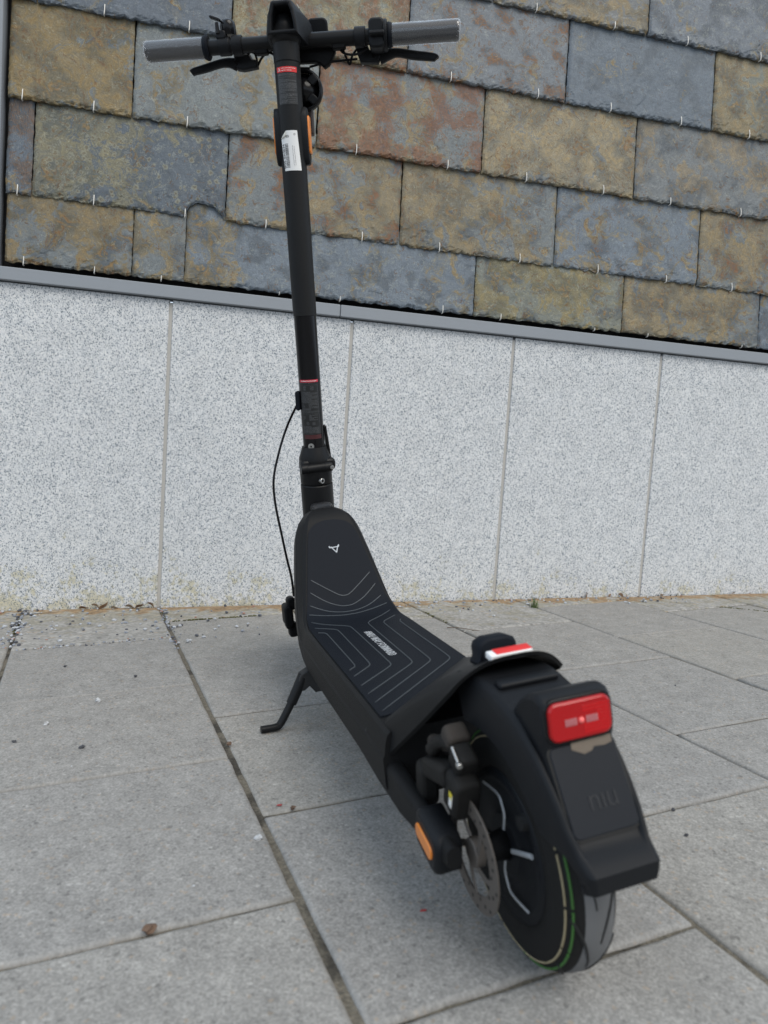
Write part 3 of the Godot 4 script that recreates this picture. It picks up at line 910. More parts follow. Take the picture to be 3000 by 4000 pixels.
	# lettering along the deck
	var tm := text_shape("#NIU WAY FORWARD", 0.0115, "Droid Sans", 0.0003)
	if tm.get_surface_count() > 0:
		var bb := tm.get_aabb()
		var k := 0.150 / bb.size.x
		var tr := Transform3D(Basis(Vector3(0, 0, 1) * k, Vector3(1, 0, 0) * 0.0135 / bb.size.y, Vector3(0, 1, 0)), Vector3(-0.0025, BEND.y + mat_h + 0.0002, -0.5005))
		tr = tr * Transform3D(Basis(), -bb.get_center())
		part("lettering", tm, M.deckprint, pad, tr)
	# weld and tape where the ramp meets the head tube
	part("weld", boxy(Vector3(0.044, 0.020, 0.045), 0.008, 0.007, Transform3D(Basis(Vector3.BACK, 0.08), Vector3(-0.002, 0.3985, -0.870))), with_bump(mat(lin(0.018, 0.018, 0.02), 0.3), M.fine, 0.012, 0.12), sc)
	# chassis arms that hold the rear wheel
	for sx in [-1, 1]:
		var rr := []
		for q in [[-0.30, 0.112, 0.155, 0.080, 0.1045], [-0.20, 0.108, 0.158, 0.082, 0.1055], [-0.12, 0.106, 0.152, 0.083, 0.1045], [-0.05, 0.112, 0.146, 0.083, 0.1015], [0.01, 0.116, 0.14, 0.082, 0.098]]:
			var r := PackedVector3Array()
			for p in ring_rect(q[4] - q[3], q[2] - q[1], 0.009, 4): r.append(Vector3(sx * ((q[3] + q[4]) / 2 + p.x), (q[1] + q[2]) / 2 + p.y, q[0]))
			rr.append(r)
		var a := Shape.new()
		a.loft(rr)
		part("chassis_arm", a, M.frame, sc)
	# rear cover: a sheet that climbs from the mat's slanting end to the lip over the fender
	var cv := Shape.new()
	var U := 28; var W := 14
	var up := []; var dn := []
	for i in U + 1:
		var t := float(i) / U
		var F: Vector3; var Bk: Vector3
		if t < 0.12: F = Vector3(-0.1045, 0.150, -0.178).lerp(Vector3(-0.0955, 0.1950, -0.190), t / 0.12)
		elif t > 0.88: F = Vector3(0.0945, 0.1950, -0.360).lerp(Vector3(0.1045, 0.150, -0.35), (t - 0.88) / 0.12)
		else: F = Vector3(-0.0955, 0.1950, -0.190).lerp(Vector3(0.0945, 0.1950, -0.360), (t - 0.12) / 0.76)
		var an := lerpf(-1, 1, t)
		var px := 0.064 * signf(an) * (1.0 - pow(1.0 - absf(an), 1.6)) 
		Bk = Vector3(px, 0.3155 - 0.030 * pow(absf(px) / 0.064, 2.6), -0.003 - 0.021 * pow(absf(px) / 0.064, 2.0))
		var ru := []; var rd := []
		for j in W + 1:
			var v := float(j) / W
			var p := F.lerp(Bk, v)
			p.y += 0.010 * sin(PI * v) * (1.0 - pow(absf(an), 3.0)) + 0.004 * pow(v, 3.0)
			ru.append(p)
			rd.append(p + Vector3(0, -0.0052, -0.002) + Vector3(-signf(an) * 0.003 * pow(absf(an), 4.0), 0, 0))
		up.append(ru); dn.append(rd)
	for i in U:
		for j in W:
			cv.quad(up[i][j], up[i][j + 1], up[i + 1][j + 1], up[i + 1][j], 1)
			cv.quad(dn[i][j], dn[i + 1][j], dn[i + 1][j + 1], dn[i][j + 1], 2)
	for i in U:
		cv.quad(up[i][W], dn[i][W], dn[i + 1][W], up[i + 1][W], 3)
		cv.quad(up[i + 1][0], dn[i + 1][0], dn[i][0], up[i][0], 4)
	for j in W:
		cv.quad(up[0][j + 1], up[0][j], dn[0][j], dn[0][j + 1], 5)
		cv.quad(up[U][j], up[U][j + 1], dn[U][j + 1], dn[U][j], 6)
	part("rear_cover", cv, M.frame, sc)
	# scuffs on the frame's left flank
	var scuff := mat(lin(0.10, 0.10, 0.098), 0.8)
	for q in [[-0.1005, 0.1775, -0.36, -0.1042, 0.1690, -0.33], [-0.0990, 0.1810, -0.43, -0.1000, 0.1785, -0.425], [-0.1010, 0.1760, -0.47, -0.1022, 0.1730, -0.466], [-0.1000, 0.1790, -0.245, -0.1068, 0.1640, -0.238], [-0.1030, 0.1710, -0.262, -0.0985, 0.1820, -0.248]]:
		var a := Vector3(q[0], q[1], q[2]); var b := Vector3(q[3], q[4], q[5])
		part("scuff", pipe(spline([a, a.lerp(b, 0.5) + Vector3(-0.0002, 0.0003, 0.001), b], 3), 0.0005, 0.0003, 6), scuff, sc)
	# rubber hook for the folded stem, with a red and white tag behind it
	var hk := slab(PackedVector2Array([Vector2(-0.026, 0), Vector2(0.026, 0), Vector2(0.0265, 0.004), Vector2(0.0225, 0.0075), Vector2(0.023, 0.018), Vector2(0.0205, 0.0235), Vector2(0.012, 0.0275), Vector2(-0.012, 0.0275), Vector2(-0.0205, 0.0235), Vector2(-0.023, 0.018), Vector2(-0.0225, 0.0075), Vector2(-0.0265, 0.004)]), -0.012, 0.012, 0.004, Transform3D(Basis(Vector3.RIGHT, deg_to_rad(-8)), Vector3(-0.002, 0.2985, -0.052)), true)
	part("hook_block", hk, M.rubber, sc)
	var tg := part("tag", boxy(Vector3(0.048, 0.0075, 0.014), 0.0015, 0.001, Transform3D(Basis(Vector3.RIGHT, deg_to_rad(6)), Vector3(-0.001, 0.3150, -0.020))), M.white, sc)
	tg.set_meta("label", "small white tag with a red upper face")
	part("red_face", boxy(Vector3(0.041, 0.0012, 0.0125), 0.0004, 0.0002, Transform3D(Basis(Vector3.RIGHT, deg_to_rad(6)), Vector3(0.0025, 0.3190, -0.0203))), M.red, tg)
	# kickstand
	var steel: StandardMaterial3D = M.paint
	var kl := pipe(spline([Vector3(-0.118, 0.100, -0.655), Vector3(-0.135, 0.072, -0.65), Vector3(-0.158, 0.040, -0.643), Vector3(-0.168, 0.0285, -0.64), Vector3(-0.177, 0.0265, -0.636), Vector3(-0.204, 0.0290, -0.632)], 6), 0.0078, 0.0066, 14)
	var ks := part("kickstand", kl, steel, sc)
	part("sleeve", pipe(PackedVector3Array([Vector3(-0.112, 0.109, -0.656), Vector3(-0.142, 0.061, -0.648)]), 0.0108, 0.0098, 14), steel, ks)
	part("bracket", slab(PackedVector2Array([Vector2(-0.086, 0.118), Vector2(-0.105, 0.119), Vector2(-0.1195, 0.112), Vector2(-0.130, 0.090), Vector2(-0.126, 0.083), Vector2(-0.115, 0.081), Vector2(-0.104, 0.088), Vector2(-0.094, 0.074), Vector2(-0.078, 0.074)]), -0.012, 0.012, 0.002, Transform3D(Basis(), Vector3(0, 0, -0.657)), true), with_bump(mat(lin(0.018, 0.018, 0.018), 0.6), M.fine, 0.02, 0.06), ks)

func rear_end(sc: Node3D) -> void:
	var ax := Vector3(0, RW, 0)
	# ---- wheel
	var wh := Node3D.new()
	wh.name = "rear_wheel"
	sc.add_child(wh)
	wheel(wh, ax, true)
	# ---- brake disc with spokes and vent holes
	var dx := -0.066
	var prof := [Vector2(0.0405, -0.001), Vector2(0.0577, -0.001), Vector2(0.0584, -0.0005), Vector2(0.0584, 0.0005), Vector2(0.0577, 0.001), Vector2(0.0405, 0.001), Vector2(0.0405, -0.001)]
	var dd := [turned(prof, along_x(ax + Vector3(dx, 0, 0)), 64, [1, 2, 3, 4, 5, 6])]
	for i in 5:
		var a := TAU * i / 5 + 0.5
		var p0 := ax + Vector3(dx, sin(a) * 0.016, cos(a) * 0.016); var p1 := ax + Vector3(dx, sin(a + 0.55) * 0.042, cos(a + 0.55) * 0.042)
		dd.append(pipe(spline([p0, p0.lerp(p1, 0.5) + Vector3(0, sin(a), cos(a)) * 0.004, p1], 5), 0.0042, 0.003, 8, 0.3, Vector3.RIGHT))
	dd.append(turned([Vector2(0.0, -0.002), Vector2(0.014, -0.002), Vector2(0.015, -0.001), Vector2(0.015, 0.008), Vector2(0.0, 0.008)], along_x(ax + Vector3(dx, 0, 0)), 28, [1, 2, 3, 4]))
	var disc := part("brake_disc", join(dd), M.dirty_steel, sc)
	var hl := []
	for i in 30:
		var a := TAU * i / 30
		var r: float = [0.0440, 0.0495, 0.0545][i % 3]
		hl.append(turned([Vector2(0, -0.0013), Vector2(0.0019, -0.0013), Vector2(0.0019, 0.0013), Vector2(0, 0.0013)], along_x(ax + Vector3(dx, sin(a) * r, cos(a) * r)), 8, [1, 2, 3]))
	part("vent_holes", join(hl), M.dark, disc)
	# ---- caliper
	var cal := part("brake_caliper", join([
		boxy(Vector3(0.030, 0.048, 0.030), 0.008, 0.004, Transform3D(Basis(Vector3.RIGHT, 0.35), Vector3(-0.068, 0.182, -0.012))),
		boxy(Vector3(0.022, 0.052, 0.024), 0.009, 0.005, Transform3D(Basis(Vector3.RIGHT, 0.15), Vector3(-0.078, 0.160, -0.088))),
		boxy(Vector3(0.030, 0.024, 0.062), 0.007, 0.004, Transform3D(Basis(Vector3.RIGHT, -0.25), Vector3(-0.072, 0.190, -0.05))),
		boxy(Vector3(0.024, 0.026, 0.026), 0.007, 0.004, Transform3D(Basis(Vector3.RIGHT, 0.5), Vector3(-0.064, 0.216, -0.012))),
		pipe(spline([Vector3(-0.075, 0.205, -0.07), Vector3(-0.072, 0.222, -0.05), Vector3(-0.066, 0.226, -0.024)], 5), 0.009, 0.007, 10)]), with_bump(mat(lin(0.014, 0.0135, 0.013), 0.5, 0.0, 0.3), M.fine, 0.02, 0.05), sc)
	var grime := with_bump(mat(lin(0.05, 0.041, 0.034), 0.85), M.fine, 0.02, 0.1)
	part("adjuster", join([boxy(Vector3(0.026, 0.022, 0.022), 0.007, 0.004, Transform3D(Basis(Vector3.RIGHT, 0.6), Vector3(-0.062, 0.232, -0.034))), pipe(PackedVector3Array([Vector3(-0.066, 0.204, -0.092), Vector3(-0.066, 0.214, -0.06), Vector3(-0.064, 0.222, -0.04)]), 0.0075, 0.009, 10)]), grime, cal)
	part("cable_bolt", join([pipe(PackedVector3Array([Vector3(-0.0755, 0.232, -0.012), Vector3(-0.0755, 0.221, 0.003)]), 0.0016, -1, 8), boxy(Vector3(0.006, 0.006, 0.006), 0.002, 0.001, Transform3D(Basis(), Vector3(-0.0757, 0.220, 0.0045)))]), M.steel, cal)
	var lb := part("caution_label", boxy(Vector3(0.0008, 0.017, 0.0065), 0.0003, 0.0002, Transform3D(Basis(Vector3.RIGHT, 0.35), Vector3(-0.0838, 0.180, -0.006))), M.white, cal)
	part("yellow_band", boxy(Vector3(0.0008, 0.007, 0.0066), 0.0003, 0.0002, Transform3D(Basis(Vector3.RIGHT, 0.35), Vector3(-0.0842, 0.1862, -0.004))), mat(lin(0.6, 0.5, 0.03), 0.5), cal)
	# ---- axle covers with amber reflectors
	for sx in [-1, 1]:
		var cup := Shape.new()
		var rr := []
		for q in [[0.072, 0.044, 0.030, 0.010], [0.076, 0.064, 0.048, 0.015], [0.098, 0.064, 0.048, 0.014], [0.1025, 0.060, 0.044, 0.012], [0.1045, 0.052, 0.036, 0.010]]:
			var r := PackedVector3Array()
			for p in ring_rect(q[1], q[2], q[3], 5):
				var o := Vector2(p.x, p.y).rotated(-0.22)
				r.append(Vector3(sx * q[0], 0.124 + o.y, -0.036 + o.x))
			rr.append(r)
		cup.loft(rr)
		var c := part("axle_cover", cup, M.plastic, sc)
		var tr := Transform3D(Basis(Vector3(0, sin(-0.22), cos(-0.22)), Vector3(0, cos(-0.22), -sin(-0.22)), Vector3(sx, 0, 0)), Vector3(sx * 0.1035, 0.1245, -0.037))
		part("reflector", slab(ring_rect(0.045, 0.017, 0.0075, 5), 0, 0.003, 0.001, tr), M.amber, c)
	# ---- fender
	var ro := [[14.0, 0.169], [16.2, 0.1705], [21.2, 0.1772], [22.5, 0.1748], [24.5, 0.1705], [27.0, 0.1672], [34.0, 0.1655], [46.0, 0.1675], [56.0, 0.170], [66.0, 0.1705], [80.0, 0.1715], [93.0, 0.1755], [112.0, 0.180]]
	var ri := [[14.0, 0.1625], [20.0, 0.163], [26.0, 0.150], [31.0, 0.130], [36.0, 0.1185], [46.0, 0.1185], [70.0, 0.1215], [93.0, 0.1225], [112.0, 0.128]]
	var hw := [[14.0, 0.032], [18.0, 0.0345], [24.0, 0.0365], [34.0, 0.0405], [50.0, 0.0425], [70.0, 0.0435], [112.0, 0.0445]]
	var rings := []
	var ths := []
	for i in 50: ths.append(lerpf(112.0, 21.2, i / 49.0))
	for i in range(1, 6): ths.append(lerpf(21.2, 16.2, i / 5.0))
	for th in ths:
		var a := deg_to_rad(th)
		var r0 := table(ro, th); var r1 := table(ri, th); var w := table(hw, th)
		var dip := 0.0055 * smoothstep(66.0, 58.0, th) * smoothstep(24.0, 29.0, th)
		var c := [[-w - 0.0005, r1], [-w - 0.001, r0 - 0.015], [-w + 0.001, r0 - 0.005], [-w + 0.0045, r0], [-w + 0.0075, r0 - dip * 0.3], [-w + 0.0095, r0 - dip], [w - 0.0095, r0 - dip], [w - 0.0075, r0 - dip * 0.3], [w - 0.0045, r0], [w - 0.001, r0 - 0.005], [w + 0.001, r0 - 0.015], [w + 0.0005, r1], [w - 0.003, r1 + 0.0005], [w - 0.0045, r0 - 0.018], [w - 0.012, r0 - 0.0125], [-w + 0.012, r0 - 0.0125], [-w + 0.0045, r0 - 0.018], [-w + 0.003, r1 + 0.0005]]
		var r := PackedVector3Array()
		for q in c: r.append(ax + Vector3(q[0], sin(a) * q[1], cos(a) * q[1]))
		rings.append(r)
	var fs := Shape.new()
	fs.loft(rings.slice(0, 50), true, false, [1, 1, 1, 1, 1, 5, 1, 1, 1, 1, 1, 6, 7, 7, 7, 7, 7, 8])
	fs.loft(rings.slice(49), false, true, [21, 21, 21, 21, 21, 25, 21, 21, 21, 21, 21, 26, 7, 7, 7, 7, 7, 28])
	var fender := part("rear_fender", fs, M.plastic, sc)
	# raised rib across the top of the fender
	part("rib", boxy(Vector3(0.066, 0.006, 0.014), 0.0025, 0.002, Transform3D(Basis(Vector3.RIGHT, deg_to_rad(5)), Vector3(0, 0.2975, 0.013))), M.plastic, fender)
	# lamp housing
	var prof2 := PackedVector2Array([Vector2(0.045, 0.285), Vector2(0.060, 0.3005), Vector2(0.074, 0.3105), Vector2(0.086, 0.3145), Vector2(0.096, 0.3135), Vector2(0.1015, 0.3085), Vector2(0.1055, 0.275), Vector2(0.1035, 0.269), Vector2(0.1190, 0.2415), Vector2(0.1375, 0.2085), Vector2(0.1385, 0.2030), Vector2(0.1330, 0.2000), Vector2(0.06, 0.25)])
	var pod := slab(prof2, -0.0355, 0.0355, 0.005, Transform3D(Basis(Vector3(0, 0, 1), Vector3(0, 1, 0), Vector3(-1, 0, 0)), Vector3.ZERO), true)
	part("lamp_housing", pod, M.plastic, fender)
	# plate panel with embossed letters
	var pn := Vector3(0, 0.494, 0.869).normalized()
	var pu := Vector3(0, 0.869, -0.494)
	var ptr := Transform3D(Basis(Vector3.RIGHT, pu, pn), Vector3(0, 0.2365, 0.1208))
	var plate := part("panel", slab(ring_rect(0.0645, 0.0745, 0.006, 5), 0.0, 0.0028, 0.0008, ptr), with_bump(mat(lin(0.013, 0.015, 0.019), 0.42, 0.0, 0.25), M.fine, 0.02, 0.008), fender)
	part("panel_seam", slab(ring_rect(0.0685, 0.0785, 0.008, 5), -0.001, 0.0012, 0.0003, ptr), M.dark, fender)
	var nt := text_shape("nıu", 0.0150, "Droid Sans", 0.0008)
	if nt.get_surface_count() > 0:
		var bb := nt.get_aabb()
		var k := 0.0265 / bb.size.x
		part("embossed_letters", nt, with_bump(mat(lin(0.014, 0.016, 0.02), 0.35, 0.0, 0.35), M.fine, 0.02, 0.005), plate, ptr * Transform3D(Basis(Vector3(k, 0, 0), Vector3(0, k, 0), Vector3(0, 0, 1)), Vector3(0.004, -0.012, 0.0030)) * Transform3D(Basis(), -bb.get_center()))
	var mud := with_bump(mat(lin(0.20, 0.165, 0.13), 0.95), M.fine, 0.02, 0.1)
	part("dried_mud", slab(PackedVector2Array([Vector2(-0.013, 0), Vector2(-0.002, -0.0055), Vector2(0.006, -0.004), Vector2(0.009, -0.001), Vector2(0.02, -0.002), Vector2(0.0275, -0.0005), Vector2(0.0285, 0.006), Vector2(-0.012, 0.0055)]), 0, 0.0005, 0.0001, ptr * Transform3D(Basis(), Vector3(0.002, 0.0325, 0.0028))), mud, plate)
	# ---- tail lamp
	var ln := Vector3(0, 0.10, 0.995).normalized()
	var lu := Vector3(0, 0.995, -0.10).normalized()
	var ltr := Transform3D(Basis(Vector3.RIGHT, lu, ln), Vector3(0, 0.2922, 0.1033))
	var lens := mat(lin(0.34, 0.004, 0.006), 0.2, 0.0, 0.3)
	lens.clearcoat_enabled = true
	lens.clearcoat = 0.5
	lens.clearcoat_roughness = 0.08
	var lamp := part("tail_lamp", slab(ring_rect(0.0625, 0.0345, 0.0085, 6), -0.002, 0.0045, 0.002, ltr), lens, fender)
	lamp.set_meta("label", "red tail lamp with a prism reflector")
	part("bezel", join([slab(ring_rect(0.068, 0.040, 0.0105, 6), -0.003, 0.0012, 0.0008, ltr)]), M.gloss, fender)
	var prisms := []
	for i in 9:
		for j in 8:
			var q := Vector2(0.0035 + i * 0.0028, -0.0118 + j * 0.0031)
			if absf(q.y + 0.0005) < 0.0045 and q.x < 0.015: continue
			prisms.append(boxy(Vector3(0.0023, 0.0026, 0.0006), 0.0005, 0.0002, ltr * Transform3D(Basis(), Vector3(q.x, q.y, 0.0045)), 2))
	var pr := mat(lin(0.47, 0.007, 0.009), 0.15, 0.0, 0.4)
	part("prism_field", join(prisms), pr, lamp)
	var win := mat(lin(0.45, 0.16, 0.17), 0.15)
	for q in [[-0.0105, -0.001], [0.0105, -0.001]]:
		var bars := []
		for i in 5: bars.append(boxy(Vector3(0.0018, 0.0062, 0.0009), 0.0004, 0.0003, ltr * Transform3D(Basis(), Vector3(q[0] - 0.0048 + i * 0.0024, q[1], 0.0048)), 2))
		part("light_window", join(bars), win, lamp)
	part("painted_hotspot", turned([Vector2(0, 0), Vector2(0.003, 0.0), Vector2(0.0024, 0.0012), Vector2(0, 0.0016)], ltr * along_z(Vector3(0, -0.001, 0.0044)), 16), mat(lin(0.9, 0.16, 0.15), 0.06), lamp)  # bright hot spot of the lens, painted as a small lighter red dome

func wheel(wh: Node3D, ax: Vector3, rear: bool) -> void:
	var tr := along_x(ax)
	var side := [Vector2(0.0735, -0.0225), Vector2(0.0765, -0.0275), Vector2(0.086, -0.0305), Vector2(0.096, -0.0305), Vector2(0.1055, -0.0275), Vector2(0.1125, -0.0232)]
	var tread := [Vector2(0.1125, -0.0232), Vector2(0.1175, -0.0175), Vector2(0.1205, -0.0105), Vector2(RW, 0), Vector2(0.1205, 0.0105), Vector2(0.1175, 0.0175), Vector2(0.1125, 0.0232)]
	var all := side.duplicate()
	for i in range(1, tread.size()): all.append(tread[i])
	for i in range(side.size() - 2, -1, -1): all.append(Vector2(side[i].x, -side[i].y))
	all.append(side[0])
	var gs := []
	for i in all.size() - 1: gs.append(1)
	var rub := with_bump(mat(lin(0.016, 0.0155, 0.015), 0.7, 0.0, 0.25), M.fine, 0.03, 0.04)
	part("tyre", turned(all, tr, 72, gs), rub, wh)
	# dusty running band, with slanting sipes
	var band := with_bump(mat(lin(0.15, 0.152, 0.155), 0.85, 0.0, 0.3), M.fine, 0.02, 0.05)
	var b := [Vector2(0.1165, -0.0135), Vector2(0.1198, -0.0130), Vector2(0.1219, -0.0055), Vector2(RW + 0.0004, 0), Vector2(0.1210, 0.0105), Vector2(0.1180, 0.0178), Vector2(0.116, 0.0178), Vector2(0.1165, -0.0135)]
	part("tread", turned(b, tr, 72, [4, 1, 1, 1, 1, 2, 3]), band, wh)
	var sip := []
	for i in 10:
		for sx in [-1, 1]:
			var pts := PackedVector3Array()
			for k in 9:
				var u := k / 8.0
				var x: float = sx * lerpf(0.003, 0.0235, pow(u, 1.5))
				var r: float = 0.0
				r = RW + 0.0003 - 0.0098 * pow(absf(x) / 0.0232, 2.3)
				var a := TAU * (i + (0.5 if sx > 0 else 0.0)) / 10 + u * 0.55
				pts.append(ax + Vector3(x, sin(a) * r, cos(a) * r))
			sip.append(pipe(pts, 0.0007, 0.0020, 6))
	part("sipes", join(sip), M.dark, wh)
	if rear:
		for q in [[-0.0262, 0.1078, lin(0.30, 0.25, 0.15), 0.0011], [-0.0222, 0.1140, lin(0.035, 0.12, 0.02), 0.0013]]:
			var gaps := []
			for i in 14:
				var pts := PackedVector3Array()
				for k in 7:
					var a := TAU * (i + 0.04 + 0.92 * k / 6.0) / 14
					pts.append(ax + Vector3(q[0], sin(a) * q[1], cos(a) * q[1]))
				gaps.append(pipe(pts, q[3], -1, 6))
			part("stripe", join(gaps), mat(q[2], 0.7), wh)
	var rim := [Vector2(0.0, -0.030), Vector2(0.030, -0.030), Vector2(0.036, -0.027), Vector2(0.058, -0.026), Vector2(0.066, -0.0285), Vector2(0.0755, -0.0285), Vector2(0.077, -0.0265), Vector2(0.0745, -0.022), Vector2(0.072, 0.0), Vector2(0.0745, 0.022), Vector2(0.077, 0.0265), Vector2(0.066, 0.0285), Vector2(0.058, 0.026), Vector2(0.0, 0.028)]
	part("rim", turned(rim, tr, 64, [1, 2, 2, 2, 3, 3, 3, 4, 4, 5, 5, 6, 7]), M.plastic, wh)
	if rear:
		for rt in [0.0, TAU / 2]:
			var pts := []
			for q in [[0.058, 0.020], [0.010, -0.002], [0.002, -0.011], [-0.003, -0.030], [0.000, -0.041], [0.010, -0.050], [0.044, -0.047]]:
				var d := Vector2(q[0], q[1]).rotated(rt)
				pts.append(ax + Vector3(-0.0298, d.y, d.x))
			part("rim_mark", pipe(spline(pts, 5), 0.0028, 0.0018, 8, 0.5, Vector3.RIGHT), M.silver, wh)
		part("hub", turned([Vector2(0, -0.062), Vector2(0.010, -0.062), Vector2(0.012, -0.058), Vector2(0.014, -0.04), Vector2(0.016, -0.03), Vector2(0.0, -0.03)], tr, 28), M.black, wh)
		part("valve", turned([Vector2(0, -0.006), Vector2(0.0075, -0.006), Vector2(0.0085, 0), Vector2(0, 0.001)], along_x(ax + Vector3(-0.0285, 0.048, 0.045)), 18, [1, 2, 3]), M.dark, wh)

func front_end(sc: Node3D) -> void:
	# head tube, not steered
	part("head_tube", turned([Vector2(0.0, -0.20), Vector2(0.034, -0.20), Vector2(0.0358, -0.197), Vector2(0.0358, -0.0765), Vector2(0.0345, -0.0745), Vector2(0.0, -0.0745)], UF, 40, [1, 2, 3, 4, 5]), M.paint, sc)
	# folding joint
	var col := part("folding_joint", turned([Vector2(0.0, -0.072), Vector2(0.0345, -0.072), Vector2(0.0352, -0.0705), Vector2(0.0352, -0.045), Vector2(0.0352, -0.020), Vector2(0.0345, -0.014), Vector2(0.030, -0.002), Vector2(0.0272, 0.007), Vector2(0.0265, 0.009), Vector2(0.0, 0.009)], UF, 40, [1, 2, 2, 2, 3, 3, 3, 3, 4]), M.paint, sc)
	var jt := UF * Transform3D(Basis(), Vector3(0.001, -0.0335, 0.031))
	part("hinge_barrel", join([
		turned([Vector2(0, -0.040), Vector2(0.0095, -0.040), Vector2(0.0105, -0.0385), Vector2(0.0105, -0.0265), Vector2(0.0098, -0.0258), Vector2(0.0098, 0.0115), Vector2(0.0105, 0.0122), Vector2(0.0105, 0.026), Vector2(0.0095, 0.029), Vector2(0, 0.029)], jt * along_x(Vector3.ZERO), 24, [1, 2, 3, 4, 5, 6, 7, 8, 9]),
		boxy(Vector3(0.077, 0.026, 0.030), 0.008, 0.005, jt * Transform3D(Basis(), Vector3(0.0, 0.004, -0.017)))]), M.paint, col)
	part("hinge_pin", turned([Vector2(0, 0), Vector2(0.0045, 0), Vector2(0.0045, 0.003), Vector2(0.0022, 0.0033), Vector2(0.002, 0.0015), Vector2(0, 0.0015)], UF * along_z(Vector3(0.0275, -0.0335, 0.0400)), 16, [1, 2, 3, 4, 5]), M.steel, col)
	part("lock_screw", turned([Vector2(0, 0), Vector2(0.0062, 0), Vector2(0.0062, 0.009), Vector2(0.0055, 0.0098), Vector2(0.003, 0.0098), Vector2(0.003, 0.005), Vector2(0, 0.005)], UF * Transform3D(Basis(Vector3.UP, 0.5), Vector3(0.001, -0.0625, 0.029)) * along_z(Vector3.ZERO), 18, [1, 2, 3, 4, 5, 6]), M.steel, col)
	part("release_lever", boxy(Vector3(0.006, 0.085, 0.018), 0.0025, 0.0015, UF * Transform3D(Basis(Vector3.BACK, 0.10), Vector3(0.0300, 0.010, -0.002))), M.paint, col)
	# steered fork, wheel, fender
	var fk := []
	var axl := Vector3(0, -0.402, -0.055)        # the front axle in the steered frame
	for sx in [-1, 1]:
		fk.append(pipe(spline([Vector3(sx * 0.030, -0.225, -0.012), Vector3(sx * 0.052, -0.265, -0.020), Vector3(sx * 0.056, -0.33, -0.038), axl + Vector3(sx * 0.056, 0, 0)], 6), 0.0125, 0.011, 12))
	fk.append(boxy(Vector3(0.11, 0.03, 0.05), 0.01, 0.006, Transform3D(Basis(), Vector3(0, -0.222, -0.012))))
	var fks := join(fk)
	part("fork", fks, M.paint, sc, SF)
	var fw := Node3D.new()
	fw.name = "front_wheel"
	sc.add_child(fw)
	fw.transform = SF
	wheel(fw, axl, false)
	var rings := []
	for i in 20:
		var a := deg_to_rad(lerpf(-10, 175, i / 19.0))
		var r := PackedVector3Array()
		for q in [[-0.04, 0.130], [-0.038, 0.140], [-0.02, 0.146], [0.02, 0.146], [0.038, 0.140], [0.04, 0.130], [0.036, 0.130], [0.018, 0.142], [-0.018, 0.142], [-0.036, 0.130]]: r.append(axl + Vector3(q[0], sin(a) * q[1], cos(a) * q[1]))
		rings.append(r)
	var ff := Shape.new()
	ff.loft(rings)
	part("front_fender", ff, M.plastic, sc, SF)
	# hub brake arm and cable end that show beside the ramp
	var hb := [boxy(Vector3(0.02, 0.05, 0.05), 0.008, 0.004, Transform3D(Basis(), Vector3(-0.0790, 0.140, -1.0))), boxy(Vector3(0.02, 0.03, 0.03), 0.008, 0.004, Transform3D(Basis(), Vector3(-0.070, 0.168, -0.995))), boxy(Vector3(0.016, 0.014, 0.03), 0.005, 0.003, Transform3D(Basis(), Vector3(-0.079, 0.116, -0.995))), boxy(Vector3(0.02, 0.034, 0.03), 0.006, 0.004, Transform3D(Basis(), Vector3(-0.070, 0.104, -1.0)))]
	part("hub_brake", join(hb), M.black, sc)

func label_image(w: int, h: int, blocks: Array, bg: Color, fg: Color, dim: float) -> Image:
	var im := Image.create(w, h, false, Image.FORMAT_RGB8)
	im.fill(bg)
	var R := RandomNumberGenerator.new()
	R.seed = w * 31 + h
	for b in blocks:       # [x0, y0, x1, y1, line pitch, kind]
		var y: int = b[1]
		if b[5] == "frame":
			im.fill_rect(Rect2i(b[0], b[1], b[2] - b[0], 1), fg * dim); im.fill_rect(Rect2i(b[0], b[3], b[2] - b[0], 1), fg * dim)
			im.fill_rect(Rect2i(b[0], b[1], 1, b[3] - b[1]), fg * dim); im.fill_rect(Rect2i(b[2], b[1], 1, b[3] - b[1]), fg * dim)
			continue
		if b[5] == "fill":
			im.fill_rect(Rect2i(b[0], b[1], b[2] - b[0], b[3] - b[1]), b[6])
			continue
		while y + 1 < b[3]:
			var x: int = b[0]
			var end: int = b[2] if R.randf() > 0.3 else int(lerpf(b[0], b[2], R.randf_range(0.3, 0.8)))
			while x < end:
				var L := R.randi_range(3, 9)
				for k in range(x, mini(x + L, end)):
					for yy in range(y, mini(y + maxi(1, b[4] - 2), h)):
						if R.randf() < 0.72: im.set_pixel(k, yy, bg.lerp(fg, R.randf_range(0.5, 1.0) * dim))
				x += L + 2
			y += b[4]
	return im
func tex_mat(im: Image, rough := 0.45) -> StandardMaterial3D:
	var m := mat(Color(1, 1, 1), rough)
	m.albedo_texture = ImageTexture.create_from_image(im)
	m.texture_repeat = false
	return m
